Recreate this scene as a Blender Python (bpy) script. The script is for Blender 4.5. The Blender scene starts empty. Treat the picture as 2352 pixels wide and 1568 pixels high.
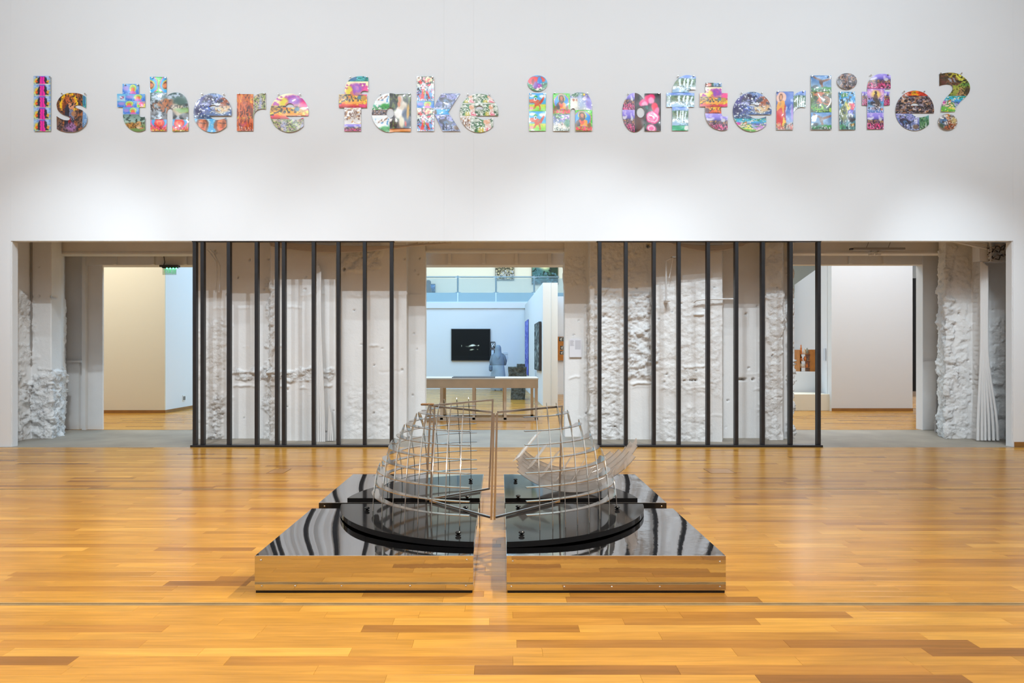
# gallery with poster lettering, bar screens and a steel lattice dome on mirror plinths
EXPOSURE = 0.16
P_HALL, P_SPOT, P_SCULPT, P_WASH = 365, 440, 660, 300
P_LEFT, P_MID, P_GAL, P_PART, P_RIGHT = 180, 900, 200, 170, 180
import bpy, bmesh, math, random
import numpy as np
from mathutils import Vector, Matrix
from mathutils.geometry import delaunay_2d_cdt

S = bpy.context.scene
COL = S.collection
R = math.radians
random.seed(7)

# ------------------------------------------------------------------ camera, light, exposure
H = 1.4            # eye height
F = 1568.0         # 24 mm lens on a 36 mm wide frame, in pixels of a 2352 px wide frame
cam_d = bpy.data.cameras.new('camera')
cam_d.lens = 24.0
cam_d.sensor_width = 36.0
cam_d.shift_x = 29 / 2352
cam_d.shift_y = 26 / 2352
cam_d.clip_end = 200
cam = bpy.data.objects.new('camera', cam_d)
cam.location = (0, 0, H)
cam.rotation_euler = (R(90), 0, 0)
COL.objects.link(cam)
S.camera = cam

world = bpy.data.worlds.new('world')
S.world = world
world.use_nodes = True
world.node_tree.nodes['Background'].inputs[0].default_value = (0.8, 0.85, 0.9, 1)
world.node_tree.nodes['Background'].inputs[1].default_value = 0.3

S.view_settings.view_transform = 'Standard'
S.view_settings.look = 'None'
S.view_settings.gamma = 1.0
S.view_settings.use_curve_mapping = False
S.view_settings.exposure = EXPOSURE

def area(name, loc, rot, sx, sy, power, color=(1, 1, 1)):
    d = bpy.data.lights.new(name, 'AREA')
    d.shape = 'RECTANGLE'
    d.size, d.size_y, d.energy, d.color = sx, sy, power, color
    o = bpy.data.objects.new(name, d)
    o.location, o.rotation_euler = loc, rot
    COL.objects.link(o)
    return o

def spot(name, loc, target, power, color=(1, 1, 1), angle=95, blend=0.6, radius=0.04):
    d = bpy.data.lights.new(name, 'SPOT')
    d.energy, d.color, d.spot_size, d.spot_blend, d.shadow_soft_size = power, color, R(angle), blend, radius
    o = bpy.data.objects.new(name, d)
    o.location = loc
    o.rotation_euler = (Vector(target) - Vector(loc)).to_track_quat('-Z', 'Y').to_euler()
    COL.objects.link(o)
    return o

COOL = (0.79, 0.915, 1.0)
WARM = (1.0, 0.93, 0.82)
# the hall: a soft fill added below the ceiling and rows of track spots that wash the lettered wall
area('hall_fill_light', (0, 2.6, 7.5), (0, 0, 0), 17, 8, P_HALL, COOL)
for x in (-3.6, -1.2, 1.0):
    spot('track_spot', (x, 4.55, 6.9), (x * 1.05, 10.8, 0.0), P_SPOT * 1.25, COOL, 54, 1.0, .03)
for x in (-5.0, 1.7, 3.5, 5.6):
    spot('track_spot', (x, 5.78, 6.9), (x, 10.8, 0.0), P_SPOT, COOL, 52, 1.0, .03)
for x in (-4.0, -1.8, 1.2, 3.2):
    spot('track_spot', (x, 6.9, 6.9), (x, 10.8, 0.0), P_SPOT * 0.5, COOL, 52, 1.0, .03)
for y, k in ((5.75, 1.4), (7.45, .65)):
    spot('track_spot', (-4.2, y, 6.9), (-7.6, 11.3, 0.3), P_SPOT * k, COOL, 38, 1.0, .03)
for y, k in ((4.0, .45), (5.0, .5), (5.8, .5), (6.5, .5)):
    spot('track_spot', (4.9, y, 6.9), (7.6, 11.2, 0.3), P_SPOT * k * 1.2, COOL, 34, 1.0, .03)
for x in (-6.8, -4.1, -1.4, 1.4, 4.1, 6.8):
    spot('upper_wall_fill', (x, 5.2, 7.1), (x, 10.16, 5.9), P_WASH, (0.765, 0.905, 1.0), 92, 1.0, .06)  # extra row added to lift the upper wall
# floor spots: two on the sculpture, the last two added to brighten the floor
spot('floor_spot', (5.2, 3.0, 6.9), (-0.6, 4.6, 0.2), P_SCULPT * 1.3, WARM, 70, 0.9, 0.05)
spot('floor_spot', (2.6, 6.6, 6.9), (-3.0, 3.8, 0.0), P_SCULPT * 2.6, (1, 0.90, 0.72), 70, 1.0, 0.05)
spot('floor_spot', (-5.5, 2.0, 6.9), (-4.2, 4.6, 0.0), P_SCULPT * 1.3, WARM, 85, 1.0, 0.05)
spot('floor_spot', (6.0, 1.5, 6.9), (4.6, 4.0, 0.0), P_SCULPT * 1.5, WARM, 85, 1.0, 0.05)
spot('floor_spot', (-0.6, -0.5, 6.9), (-0.6, 2.9, 0.0), P_SCULPT * 1.0, WARM, 85, 1.0, 0.05)
# rooms behind: warm lamp in the left room, daylight in the middle one, neutral light on the right
area('left_room_light', (-9.6, 13.9, 5.6), (R(-8), 0, 0), 3.5, 2.0, P_LEFT, (1.0, 0.91, 0.74))
area('middle_room_daylight', (-2.5, 20.0, 6.3), (0, 0, 0), 9, 9, P_MID, (0.37, 0.69, 1.0))
area('gallery_light', (-1, 27.3, 6.35), (R(62), 0, 0), 14, 1.2, P_GAL, (0.95, 0.97, 0.90))
area('partition_light', (2.3, 15.2, 5.8), (R(10), 0, 0), 1.6, 1.6, P_PART, (0.93, 0.96, 0.86))
area('right_room_side_fill', (9.5, 19.5, 5.8), (0, 0, 0), 2.0, 3.0, P_RIGHT * 2.2, (0.88, 0.94, 1.0))  # fill added to brighten the side wall of the right room
area('right_room_light', (8.6, 14.1, 5.8), (R(-5), 0, 0), 4.0, 1.8, P_RIGHT, (0.92, 0.955, 1.0))

# ------------------------------------------------------------------ helpers
def at(px, py, D):
    """point of the place seen at that pixel of the 2352 px frame at depth D"""
    return Vector(((px - 1147) * D / F, D, H - (py - 810) * D / F))
def XX(px, D): return (px - 1147) * D / F
def ZZ(py, D): return H - (py - 810) * D / F

def s2l(c):
    c = np.asarray(c, float)
    return np.where(c <= 0.04045, c / 12.92, ((c + 0.055) / 1.055) ** 2.4)
def hx(h):
    return np.array([int(h[i:i + 2], 16) / 255 for i in (0, 2, 4)])
def lin(h):
    return tuple(s2l(hx(h))) + (1,)

class MB:
    def __init__(self):
        self.v, self.f = [], []
    def add(self, vs, fs):
        n = len(self.v)
        self.v += [tuple(p) for p in vs]
        self.f += [tuple(i + n for i in f) for f in fs]
        return self
    def box(self, x0, x1, y0, y1, z0, z1):
        return self.add([(x0, y0, z0), (x1, y0, z0), (x1, y1, z0), (x0, y1, z0),
                         (x0, y0, z1), (x1, y0, z1), (x1, y1, z1), (x0, y1, z1)],
                        [(3, 2, 1, 0), (4, 5, 6, 7), (0, 1, 5, 4), (1, 2, 6, 5), (2, 3, 7, 6), (3, 0, 4, 7)])
    def bevbox(self, x0, x1, y0, y1, z0, z1, b):
        bm = bmesh.new()
        bmesh.ops.create_cube(bm, size=1)
        for v in bm.verts:
            v.co = Vector((x0 + (v.co.x + .5) * (x1 - x0), y0 + (v.co.y + .5) * (y1 - y0), z0 + (v.co.z + .5) * (z1 - z0)))
        bmesh.ops.bevel(bm, geom=bm.edges[:], offset=b, segments=1, affect='EDGES')
        bm.verts.index_update()
        self.add([v.co for v in bm.verts], [[v.index for v in f.verts] for f in bm.faces])
        bm.free()
        return self
    def beam(self, a, b, w, h=None):
        """square bar from a to b"""
        a, b = Vector(a), Vector(b)
        h = h or w
        d = (b - a).normalized()
        up = Vector((0, 0, 1)) if abs(d.z) < 0.95 else Vector((0, 1, 0))
        s = d.cross(up).normalized() * w / 2
        u = s.cross(d).normalized() * h / 2
        vs = [p + i * s + j * u for p in (a, b) for i, j in ((-1, -1), (1, -1), (1, 1), (-1, 1))]
        return self.add(vs, [(0, 1, 2, 3), (7, 6, 5, 4), (0, 4, 5, 1), (1, 5, 6, 2), (2, 6, 7, 3), (3, 7, 4, 0)])
    def tube(self, pts, r, n=8):
        pts = [Vector(p) for p in pts]
        rs = r if isinstance(r, (list, tuple)) else [r] * len(pts)
        vs, fs = [], []
        for i, p in enumerate(pts):
            d = (pts[min(i + 1, len(pts) - 1)] - pts[max(i - 1, 0)]).normalized()
            up = Vector((0, 0, 1)) if abs(d.z) < 0.9 else Vector((0, 1, 0))
            s = d.cross(up).normalized()
            u = s.cross(d)
            for k in range(n):
                a = 2 * math.pi * k / n
                vs.append(p + rs[i] * (math.cos(a) * s + math.sin(a) * u))
        for i in range(len(pts) - 1):
            for k in range(n):
                a, b = i * n + k, i * n + (k + 1) % n
                fs.append((a, b, b + n, a + n))
        fs.append(tuple(range(n - 1, -1, -1)))
        fs.append(tuple(range(len(vs) - n, len(vs))))
        return self.add(vs, fs)
    def lathe(self, c, prof, n=16, axis='z', sx=1, sy=1):
        vs, fs = [], []
        c = Vector(c)
        for r, h in prof:
            for k in range(n):
                a = 2 * math.pi * k / n
                p = (r * math.cos(a) * sx, r * math.sin(a) * sy, h)
                if axis == 'y':
                    p = (p[0], -p[2], p[1])
                if axis == 'x':
                    p = (p[2], p[0], p[1])
                vs.append(c + Vector(p))
        m = len(prof)
        for i in range(m - 1):
            for k in range(n):
                a, b = i * n + k, i * n + (k + 1) % n
                fs.append((a, b, b + n, a + n))
        fs.append(tuple(range(n - 1, -1, -1)))
        fs.append(tuple(range((m - 1) * n, m * n)))
        return self.add(vs, fs)
    def ball(self, c, rx, ry, rz, n=12):
        m = max(4, n // 2)
        prof = [(max(1e-4, math.sin(math.pi * i / m)), -math.cos(math.pi * i / m)) for i in range(m + 1)]
        vs, fs = [], []
        for r, h in prof:
            for k in range(n):
                a = 2 * math.pi * k / n
                vs.append((c[0] + r * math.cos(a) * rx, c[1] + r * math.sin(a) * ry, c[2] + h * rz))
        for i in range(m):
            for k in range(n):
                a, b = i * n + k, i * n + (k + 1) % n
                fs.append((a, b, b + n, a + n))
        return self.add(vs, fs)
    def prism(self, poly, z0, z1):
        n = len(poly)
        vs = [(x, y, z0) for x, y in poly] + [(x, y, z1) for x, y in poly]
        fs = [tuple(range(n - 1, -1, -1)), tuple(range(n, 2 * n))]
        fs += [(i, (i + 1) % n, n + (i + 1) % n, n + i) for i in range(n)]
        return self.add(vs, fs)
    def build(self, name, mat, parent=None, smooth=False, loc=None):
        me = bpy.data.meshes.new(name)
        off = Vector(loc) if loc is not None else Vector((0, 0, 0))
        me.from_pydata([tuple(Vector(p) - off) for p in self.v], [], self.f)
        bm = bmesh.new()
        bm.from_mesh(me)
        bmesh.ops.recalc_face_normals(bm, faces=bm.faces)
        bm.to_mesh(me)
        bm.free()
        if smooth:
            me.shade_smooth()
            if smooth != 'all':
                me.set_sharp_from_angle(angle=R(40))
        me.materials.append(mat)
        o = bpy.data.objects.new(name, me)
        COL.objects.link(o)
        if loc is not None:
            o.location = off
        if parent is not None:
            o.parent = parent
            if loc is None:
                o.location = -parent.location if parent.parent is None else (0, 0, 0)
            else:
                o.location = off - parent.location
        return o

def tag(o, label, cat, group=None):
    o['label'], o['category'] = label, cat
    if group:
        o['group'] = group
    return o
def struct(o):
    o['kind'] = 'structure'
    return o
def empty(name, loc, label, cat, group=None):
    o = bpy.data.objects.new(name, None)
    o.empty_display_size = 0.1
    o.location = loc
    COL.objects.link(o)
    return tag(o, label, cat, group)

# ------------------------------------------------------------------ materials
def new_mat(name):
    m = bpy.data.materials.new(name)
    m.use_nodes = True
    nt = m.node_tree
    return m, nt, nt.nodes['Principled BSDF']

def paint(name, color, rough=0.5, metal=0.0, var=None, bump=None, spec=0.5, coat=0.0, coat_rough=0.03):
    """plain surface with slight tone variation (scale, amount) and fine relief (scale, strength, distance)"""
    m, nt, b = new_mat(name)
    c = color if len(color) == 4 else lin(color)
    b.inputs['Base Color'].default_value = c
    b.inputs['Roughness'].default_value = rough
    b.inputs['Metallic'].default_value = metal
    b.inputs['Specular IOR Level'].default_value = spec
    b.inputs['Coat Weight'].default_value = coat
    b.inputs['Coat Roughness'].default_value = coat_rough
    geo = nt.nodes.new('ShaderNodeNewGeometry')
    if var:
        n = nt.nodes.new('ShaderNodeTexNoise')
        n.inputs['Scale'].default_value = var[0]
        n.inputs['Detail'].default_value = 6
        nt.links.new(geo.outputs['Position'], n.inputs['Vector'])
        mr = nt.nodes.new('ShaderNodeMapRange')
        mr.inputs['From Min'].default_value, mr.inputs['From Max'].default_value = 0.3, 0.7
        mr.inputs['To Min'].default_value, mr.inputs['To Max'].default_value = 1 - var[1], 1 + var[1] * 0.5
        nt.links.new(n.outputs['Fac'], mr.inputs['Value'])
        mix = nt.nodes.new('ShaderNodeVectorMath')
        mix.operation = 'SCALE'
        mix.inputs[0].default_value = c[:3]
        nt.links.new(mr.outputs[0], mix.inputs['Scale'])
        nt.links.new(mix.outputs[0], b.inputs['Base Color'])
    if bump:
        n = nt.nodes.new('ShaderNodeTexNoise')
        n.inputs['Scale'].default_value = bump[0]
        n.inputs['Detail'].default_value = 5
        nt.links.new(geo.outputs['Position'], n.inputs['Vector'])
        bp = nt.nodes.new('ShaderNodeBump')
        bp.inputs['Strength'].default_value = bump[1]
        bp.inputs['Distance'].default_value = bump[2]
        nt.links.new(n.outputs['Fac'], bp.inputs['Height'])
        nt.links.new(bp.outputs[0], b.inputs['Normal'])
    return m

M = {}
M['white'] = paint('white_wall_paint', (0.79, 0.80, 0.82, 1), 0.85, var=(0.7, 0.015), bump=(60, 0.05, 0.004), spec=0.2)
M['ceiling'] = paint('ceiling_paint', (0.75, 0.75, 0.75, 1), 0.9)
M['jamb'] = paint('jamb_metal', (0.74, 0.74, 0.75, 1), 0.5)
M['niche_paint'] = paint('niche_paint', (0.76, 0.74, 0.73, 1), 0.85, var=(2.5, 0.04), bump=(25, 0.15, 0.01), spec=0.2)
M['grey_concrete'] = paint('grey_concrete', (0.31, 0.27, 0.22, 1), 0.55, var=(1.6, 0.22), bump=(12, 0.1, 0.01), spec=0.4)
M['black_steel'] = paint('black_steel', (0.016, 0.016, 0.019, 1), 0.38, var=(9, 0.25), spec=0.5)
M['steel'] = paint('brushed_steel', (0.52, 0.50, 0.475, 1), 0.16, metal=1.0, var=(14, 0.12))
M['rod'] = paint('steel_rod', (0.58, 0.55, 0.52, 1), 0.30, metal=1.0)
M['mirror'] = paint('mirror_steel', (0.62, 0.60, 0.58, 1), 0.035, metal=1.0, bump=(2.0, 0.08, 0.02))
M['dark_mirror'] = paint('dark_mirror', (0.36, 0.365, 0.39, 1), 0.03, metal=1.0, bump=(1.6, 0.03, 0.02))
M['dark_mirror_worn'] = paint('dark_mirror_worn', (0.40, 0.405, 0.43, 1), 0.035, metal=1.0, bump=(9.0, 0.04, 0.01))
M['black_gloss'] = paint('black_gloss_board', (0.012, 0.012, 0.013, 1), 0.06, spec=0.13)
M['black_matt'] = paint('black_matt', (0.01, 0.01, 0.011, 1), 0.6)
M['screw'] = paint('screw_steel', (0.6, 0.58, 0.55, 1), 0.25, metal=1.0)
M['cream'] = paint('warm_lit_cream', (0.70, 0.665, 0.565, 1), 0.9)  # warm lamplight put into the wall colour
M['room_white'] = paint('room_white', (0.76, 0.77, 0.79, 1), 0.9)
M['room_grey'] = paint('room_grey', (0.70, 0.715, 0.73, 1), 0.9)
M['baseboard'] = paint('oak_baseboard', (0.30, 0.14, 0.035, 1), 0.4, var=(6, 0.15))
M['plywood'] = paint('table_frame', (0.68, 0.55, 0.42, 1), 0.6, var=(5, 0.08))
M['table_top'] = paint('table_top', (0.80, 0.80, 0.80, 1), 0.4)
M['rail'] = paint('rail_steel', (0.34, 0.44, 0.50, 1), 0.35, metal=0.6)
M['grey_plastic'] = paint('grey_fitting', (0.32, 0.29, 0.27, 1), 0.5)
M['dark_fitting'] = paint('dark_fitting', (0.035, 0.03, 0.027, 1), 0.5)
M['pipe'] = paint('white_pipe', (0.74, 0.72, 0.71, 1), 0.55)
M['wire'] = paint('white_cable', (0.55, 0.47, 0.42, 1), 0.6)
M['wire_dark'] = paint('dark_cable', (0.06, 0.045, 0.04, 1), 0.6)
M['brass'] = paint('floor_strip_metal', (0.40, 0.27, 0.12, 1), 0.4, metal=0.2, var=(8, 0.2))
M['paper'] = paint('paper', (0.73, 0.72, 0.76, 1), 0.7)
M['ink'] = paint('grey_ink', (0.42, 0.41, 0.45, 1), 0.8)
M['orange_wood'] = paint('orange_wood', (0.45, 0.16, 0.02, 1), 0.5, var=(8, 0.2))
M['terracotta'] = paint('terracotta', (0.62, 0.18, 0.04, 1), 0.5)
M['cream_clay'] = paint('cream_clay', (0.75, 0.62, 0.45, 1), 0.5)
M['bench'] = paint('cream_bench', (0.74, 0.71, 0.60, 1), 0.8)
M['coat'] = paint('blue_grey_coat', (0.22, 0.27, 0.33, 1), 0.85, var=(6, 0.1))
M['skirt'] = paint('pale_blue_coat', (0.36, 0.44, 0.52, 1), 0.85, var=(6, 0.08))
M['scarf'] = paint('blue_grey_scarf', (0.25, 0.31, 0.38, 1), 0.85)
M['skin'] = paint('skin', (0.35, 0.30, 0.30, 1), 0.6)
M['bag'] = paint('slate_bag', (0.12, 0.17, 0.24, 1), 0.6)
M['block'] = paint('weathered_block', (0.13, 0.132, 0.115, 1), 0.8, var=(12, 0.65), bump=(18, 0.8, 0.05))
M['rust'] = paint('rusty_bracket', (0.28, 0.15, 0.07, 1), 0.5, metal=0.6)
M['black'] = paint('painted_shade_black', (0.006, 0.006, 0.007, 1), 0.8)  # paints the darkness of a room beyond
M['outlet'] = paint('outlet_plastic', (0.8, 0.8, 0.78, 1), 0.4)
M['slab'] = paint('pale_slab', (0.74, 0.86, 0.90, 1), 0.7)

def emit(name, color, strength):
    m, nt, b = new_mat(name)
    b.inputs['Base Color'].default_value = color
    b.inputs['Emission Color'].default_value = color
    b.inputs['Emission Strength'].default_value = strength
    return m
M['green_led'] = emit('green_led', (0.1, 0.95, 0.45, 1), 6)
M['green_text'] = emit('green_letter', (0.16, 0.62, 0.30, 1), 0.5)

def clear(name, tint, through, rough=0.05):
    m, nt, b = new_mat(name)
    out = nt.nodes['Material Output']
    b.inputs['Base Color'].default_value = tint
    b.inputs['Roughness'].default_value = rough
    tr = nt.nodes.new('ShaderNodeBsdfTransparent')
    tr.inputs[0].default_value = tuple(0.75 + 0.25 * c for c in tint[:3]) + (1,)
    mx = nt.nodes.new('ShaderNodeMixShader')
    mx.inputs[0].default_value = through
    nt.links.new(b.outputs[0], mx.inputs[1])
    nt.links.new(tr.outputs[0], mx.inputs[2])
    nt.links.new(mx.outputs[0], out.inputs['Surface'])
    return m
M['acrylic'] = clear('clear_acrylic', (0.70, 0.66, 0.63, 1), 0.60, 0.10)
M['acrylic_edge'] = clear('acrylic_edge', (0.30, 0.25, 0.21, 1), 0.25, 0.12)
M['glass'] = clear('balustrade_glass', (0.52, 0.68, 0.76, 1), 0.82, 0.03)
M['sign_glass'] = clear('sign_acrylic', (0.45, 0.72, 0.52, 1), 0.75, 0.05)

def wood(name, tone_source):
    m, nt, b = new_mat(name)
    N, L = nt.nodes, nt.links
    geo = N.new('ShaderNodeNewGeometry')
    if tone_source == 'object':
        info = N.new('ShaderNodeObjectInfo')
        tone = info.outputs['Random']
    else:
        a = N.new('ShaderNodeAttribute')
        a.attribute_name = 'tone'
        tone = a.outputs['Fac']
    # each plank gets its own slice of grain
    comb = N.new('ShaderNodeCombineXYZ')
    ml = N.new('ShaderNodeMath'); ml.operation = 'MULTIPLY'; ml.inputs[1].default_value = 53.0
    L.new(tone, ml.inputs[0]); L.new(ml.outputs[0], comb.inputs['Z'])
    L.new(ml.outputs[0], comb.inputs['X'])
    ad = N.new('ShaderNodeVectorMath'); ad.operation = 'ADD'
    L.new(geo.outputs['Position'], ad.inputs[0]); L.new(comb.outputs[0], ad.inputs[1])
    mp = N.new('ShaderNodeMapping'); mp.inputs['Scale'].default_value = (1.6, 26, 1)
    L.new(ad.outputs[0], mp.inputs['Vector'])
    n1 = N.new('ShaderNodeTexNoise'); n1.inputs['Scale'].default_value = 1.6; n1.inputs['Detail'].default_value = 7
    n1.inputs['Distortion'].default_value = 0.6
    L.new(mp.outputs[0], n1.inputs['Vector'])
    mp2 = N.new('ShaderNodeMapping'); mp2.inputs['Scale'].default_value = (0.9, 4.0, 1)
    L.new(ad.outputs[0], mp2.inputs['Vector'])
    n2 = N.new('ShaderNodeTexNoise'); n2.inputs['Scale'].default_value = 2.0; n2.inputs['Detail'].default_value = 3
    L.new(mp2.outputs[0], n2.inputs['Vector'])
    ramp = N.new('ShaderNodeValToRGB')
    e = ramp.color_ramp.elements
    e[0].position, e[0].color = 0.0, WOOD[0]
    e[1].position, e[1].color = 1.0, WOOD[3]
    for p, c in ((0.07, WOOD[1]), (0.35, WOOD[2]), (0.75, WOOD[2])):
        k = e.new(p); k.color = c
    L.new(tone, ramp.inputs[0])
    gr = N.new('ShaderNodeMapRange')
    gr.inputs['From Min'].default_value, gr.inputs['From Max'].default_value = 0.3, 0.72
    gr.inputs['To Min'].default_value, gr.inputs['To Max'].default_value = 0.80, 1.10
    L.new(n1.outputs['Fac'], gr.inputs['Value'])
    gr2 = N.new('ShaderNodeMapRange')
    gr2.inputs['From Min'].default_value, gr2.inputs['From Max'].default_value = 0.3, 0.7
    gr2.inputs['To Min'].default_value, gr2.inputs['To Max'].default_value = 0.86, 1.10
    L.new(n2.outputs['Fac'], gr2.inputs['Value'])
    mm = N.new('ShaderNodeMath'); mm.operation = 'MULTIPLY'
    L.new(gr.outputs[0], mm.inputs[0]); L.new(gr2.outputs[0], mm.inputs[1])
    sc = N.new('ShaderNodeVectorMath'); sc.operation = 'SCALE'
    L.new(ramp.outputs[0], sc.inputs[0]); L.new(mm.outputs[0], sc.inputs['Scale'])
    L.new(sc.outputs[0], b.inputs['Base Color'])
    b.inputs['Roughness'].default_value = 0.24
    b.inputs['Specular IOR Level'].default_value = 0.19
    bp = N.new('ShaderNodeBump'); bp.inputs['Strength'].default_value = 0.12; bp.inputs['Distance'].default_value = 0.002
    L.new(n1.outputs['Fac'], bp.inputs['Height'])
    L.new(bp.outputs[0], b.inputs['Normal'])
    return m
WOOD = [(0.27, 0.11, 0.018, 1), (0.43, 0.19, 0.030, 1), (0.545, 0.262, 0.040, 1), (0.66, 0.345, 0.062, 1)]
M['plank'] = wood('oak_plank', 'object')
M['planks'] = wood('oak_plank_field', 'attribute')

def print_mat(name, rough=0.12, coat=0.6, spec=0.5):
    m, nt, b = new_mat(name)
    a = nt.nodes.new('ShaderNodeAttribute')
    a.attribute_name = 'print'
    nt.links.new(a.outputs['Color'], b.inputs['Base Color'])
    b.inputs['Roughness'].default_value = rough
    b.inputs['Specular IOR Level'].default_value = spec
    b.inputs['Coat Weight'].default_value = coat
    b.inputs['Coat Roughness'].default_value = 0.03
    return m
M['poster'] = print_mat('glossy_poster_print', 0.3, 0.55)
M['matt_print'] = print_mat('matt_print', 0.6, 0.0, 0.3)

# ------------------------------------------------------------------ noise and little pictures (flat print)
def _h(ix, iy, iz, seed):
    n = (ix * 374761393 + iy * 668265263 + iz * 2147483647 + seed * 974711) & 0xFFFFFFFF
    n = ((n ^ (n >> 13)) * 1274126177) & 0xFFFFFFFF
    return ((n ^ (n >> 16)) & 0xFFFF) / 65535.0
def vnoise(x, y, z=0.0, seed=0):
    x, y = np.asarray(x, float), np.asarray(y, float)
    z = np.zeros_like(x) + z
    ix, iy, iz = np.floor(x).astype(np.int64), np.floor(y).astype(np.int64), np.floor(z).astype(np.int64)
    fx, fy, fz = x - ix, y - iy, z - iz
    fx, fy, fz = [t * t * (3 - 2 * t) for t in (fx, fy, fz)]
    r = 0
    for dx in (0, 1):
        for dy in (0, 1):
            for dz in (0, 1):
                w = (fx if dx else 1 - fx) * (fy if dy else 1 - fy) * (fz if dz else 1 - fz)
                r = r + w * _h(ix + dx, iy + dy, iz + dz, seed)
    return r
def fbm(x, y, z=0.0, seed=0, oct=4):
    r, a, t = 0, 1.0, 0
    for i in range(oct):
        r = r + a * vnoise(x * 2 ** i, y * 2 ** i, np.asarray(z) * 2 ** i, seed + i * 17)
        t += a
        a *= 0.5
    return r / t

def smooth(a, b, x):
    t = np.clip((x - a) / (b - a + 1e-9), 0, 1)
    return t * t * (3 - 2 * t)
def in_poly(U, V, pts):
    r = np.zeros(U.shape, bool)
    n = len(pts)
    for i in range(n):
        x0, y0 = pts[i]
        x1, y1 = pts[(i + 1) % n]
        if y0 == y1:
            continue
        c = ((y0 > V) != (y1 > V)) & (U < (x1 - x0) * (V - y0) / (y1 - y0) + x0)
        r ^= c
    return r

def picture(ops, U, V, seed=0):
    """little printed picture: U right, V up, both 0..1; returns sRGB"""
    C = np.ones(U.shape + (3,)) * 0.5
    w1 = fbm(U * 5, V * 5, 0, seed + 77, 4) - .5
    w2 = fbm(U * 5 + 9, V * 5, 0, seed + 78, 4) - .5
    U0, V0 = U, V
    U, V = U + .10 * w1, V + .10 * w2          # hand-painted wobble
    for k, op in enumerate(ops):
        t = op[0]
        if t == 'g':
            vs = [s[0] for s in op[1]]
            cs = np.array([hx(s[1]) for s in op[1]])
            for c in range(3):
                C[..., c] = np.interp(V0, vs, cs[:, c])
            continue
        if t == 'j':
            n = fbm(U * op[2], V * op[2], 0, seed + k * 31, 3)
            C *= (1 + op[1] * (n - 0.5) * 2)[..., None]
            continue
        if t == 'n':      # mottled colour where noise passes a threshold, between v0 and v1
            n = fbm(U * op[1] * 1.4, V * op[1] * 1.4 * (op[5] if len(op) > 5 else 1), 0, seed + k * 31, 4)
            v0, v1 = op[4] if len(op) > 4 else (0, 1)
            m = smooth(op[3] - 0.05, op[3] + 0.05, n) * (V >= v0) * (V <= v1)
        elif t == 'e':
            rot = R(op[7]) if len(op) > 7 else 0
            du, dv = U - op[1], V - op[2]
            a, b = du * math.cos(rot) + dv * math.sin(rot), -du * math.sin(rot) + dv * math.cos(rot)
            d = np.sqrt((a / op[3]) ** 2 + (b / op[4]) ** 2)
            s = op[6] if len(op) > 6 else 0.12
            m = 1 - smooth(1 - s, 1 + s, d)
        elif t == 'r':
            d = np.sqrt(((U - op[1]) / op[3]) ** 2 + ((V - op[2]) / op[4]) ** 2)
            m = (1 - smooth(op[5] * 0.6, op[5], np.abs(d - 1)))
        else:
            m = in_poly(U, V, op[1]).astype(float)
        col = hx({'e': op[5] if t == 'e' else '', 'r': op[6] if t == 'r' else '', 'n': op[2], 'p': op[2]}[t])
        C = C * (1 - m[..., None]) + col * m[..., None]
    g = C.mean(-1, keepdims=True)
    return np.clip(.5 + (g + (C - g) * 1.18 - .5) * 1.06 + .01, 0, 1)

def person_ops(x, hair, face, robe, cloak, halo=None, y=0.72):
    o = []
    if halo:
        o += [('e', x, y, .26, .2, halo, .1)]
    o += [('p', [(x - .32, 0), (x - .2, .5), (x - .1, y - .1), (x + .1, y - .1), (x + .22, .5), (x + .34, 0)], cloak),
          ('p', [(x - .14, 0), (x - .08, y - .12), (x + .08, y - .12), (x + .16, 0)], robe),
          ('e', x, y, .14, .16, hair, .1), ('e', x, y - .02, .08, .11, face, .1)]
    return o

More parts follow.
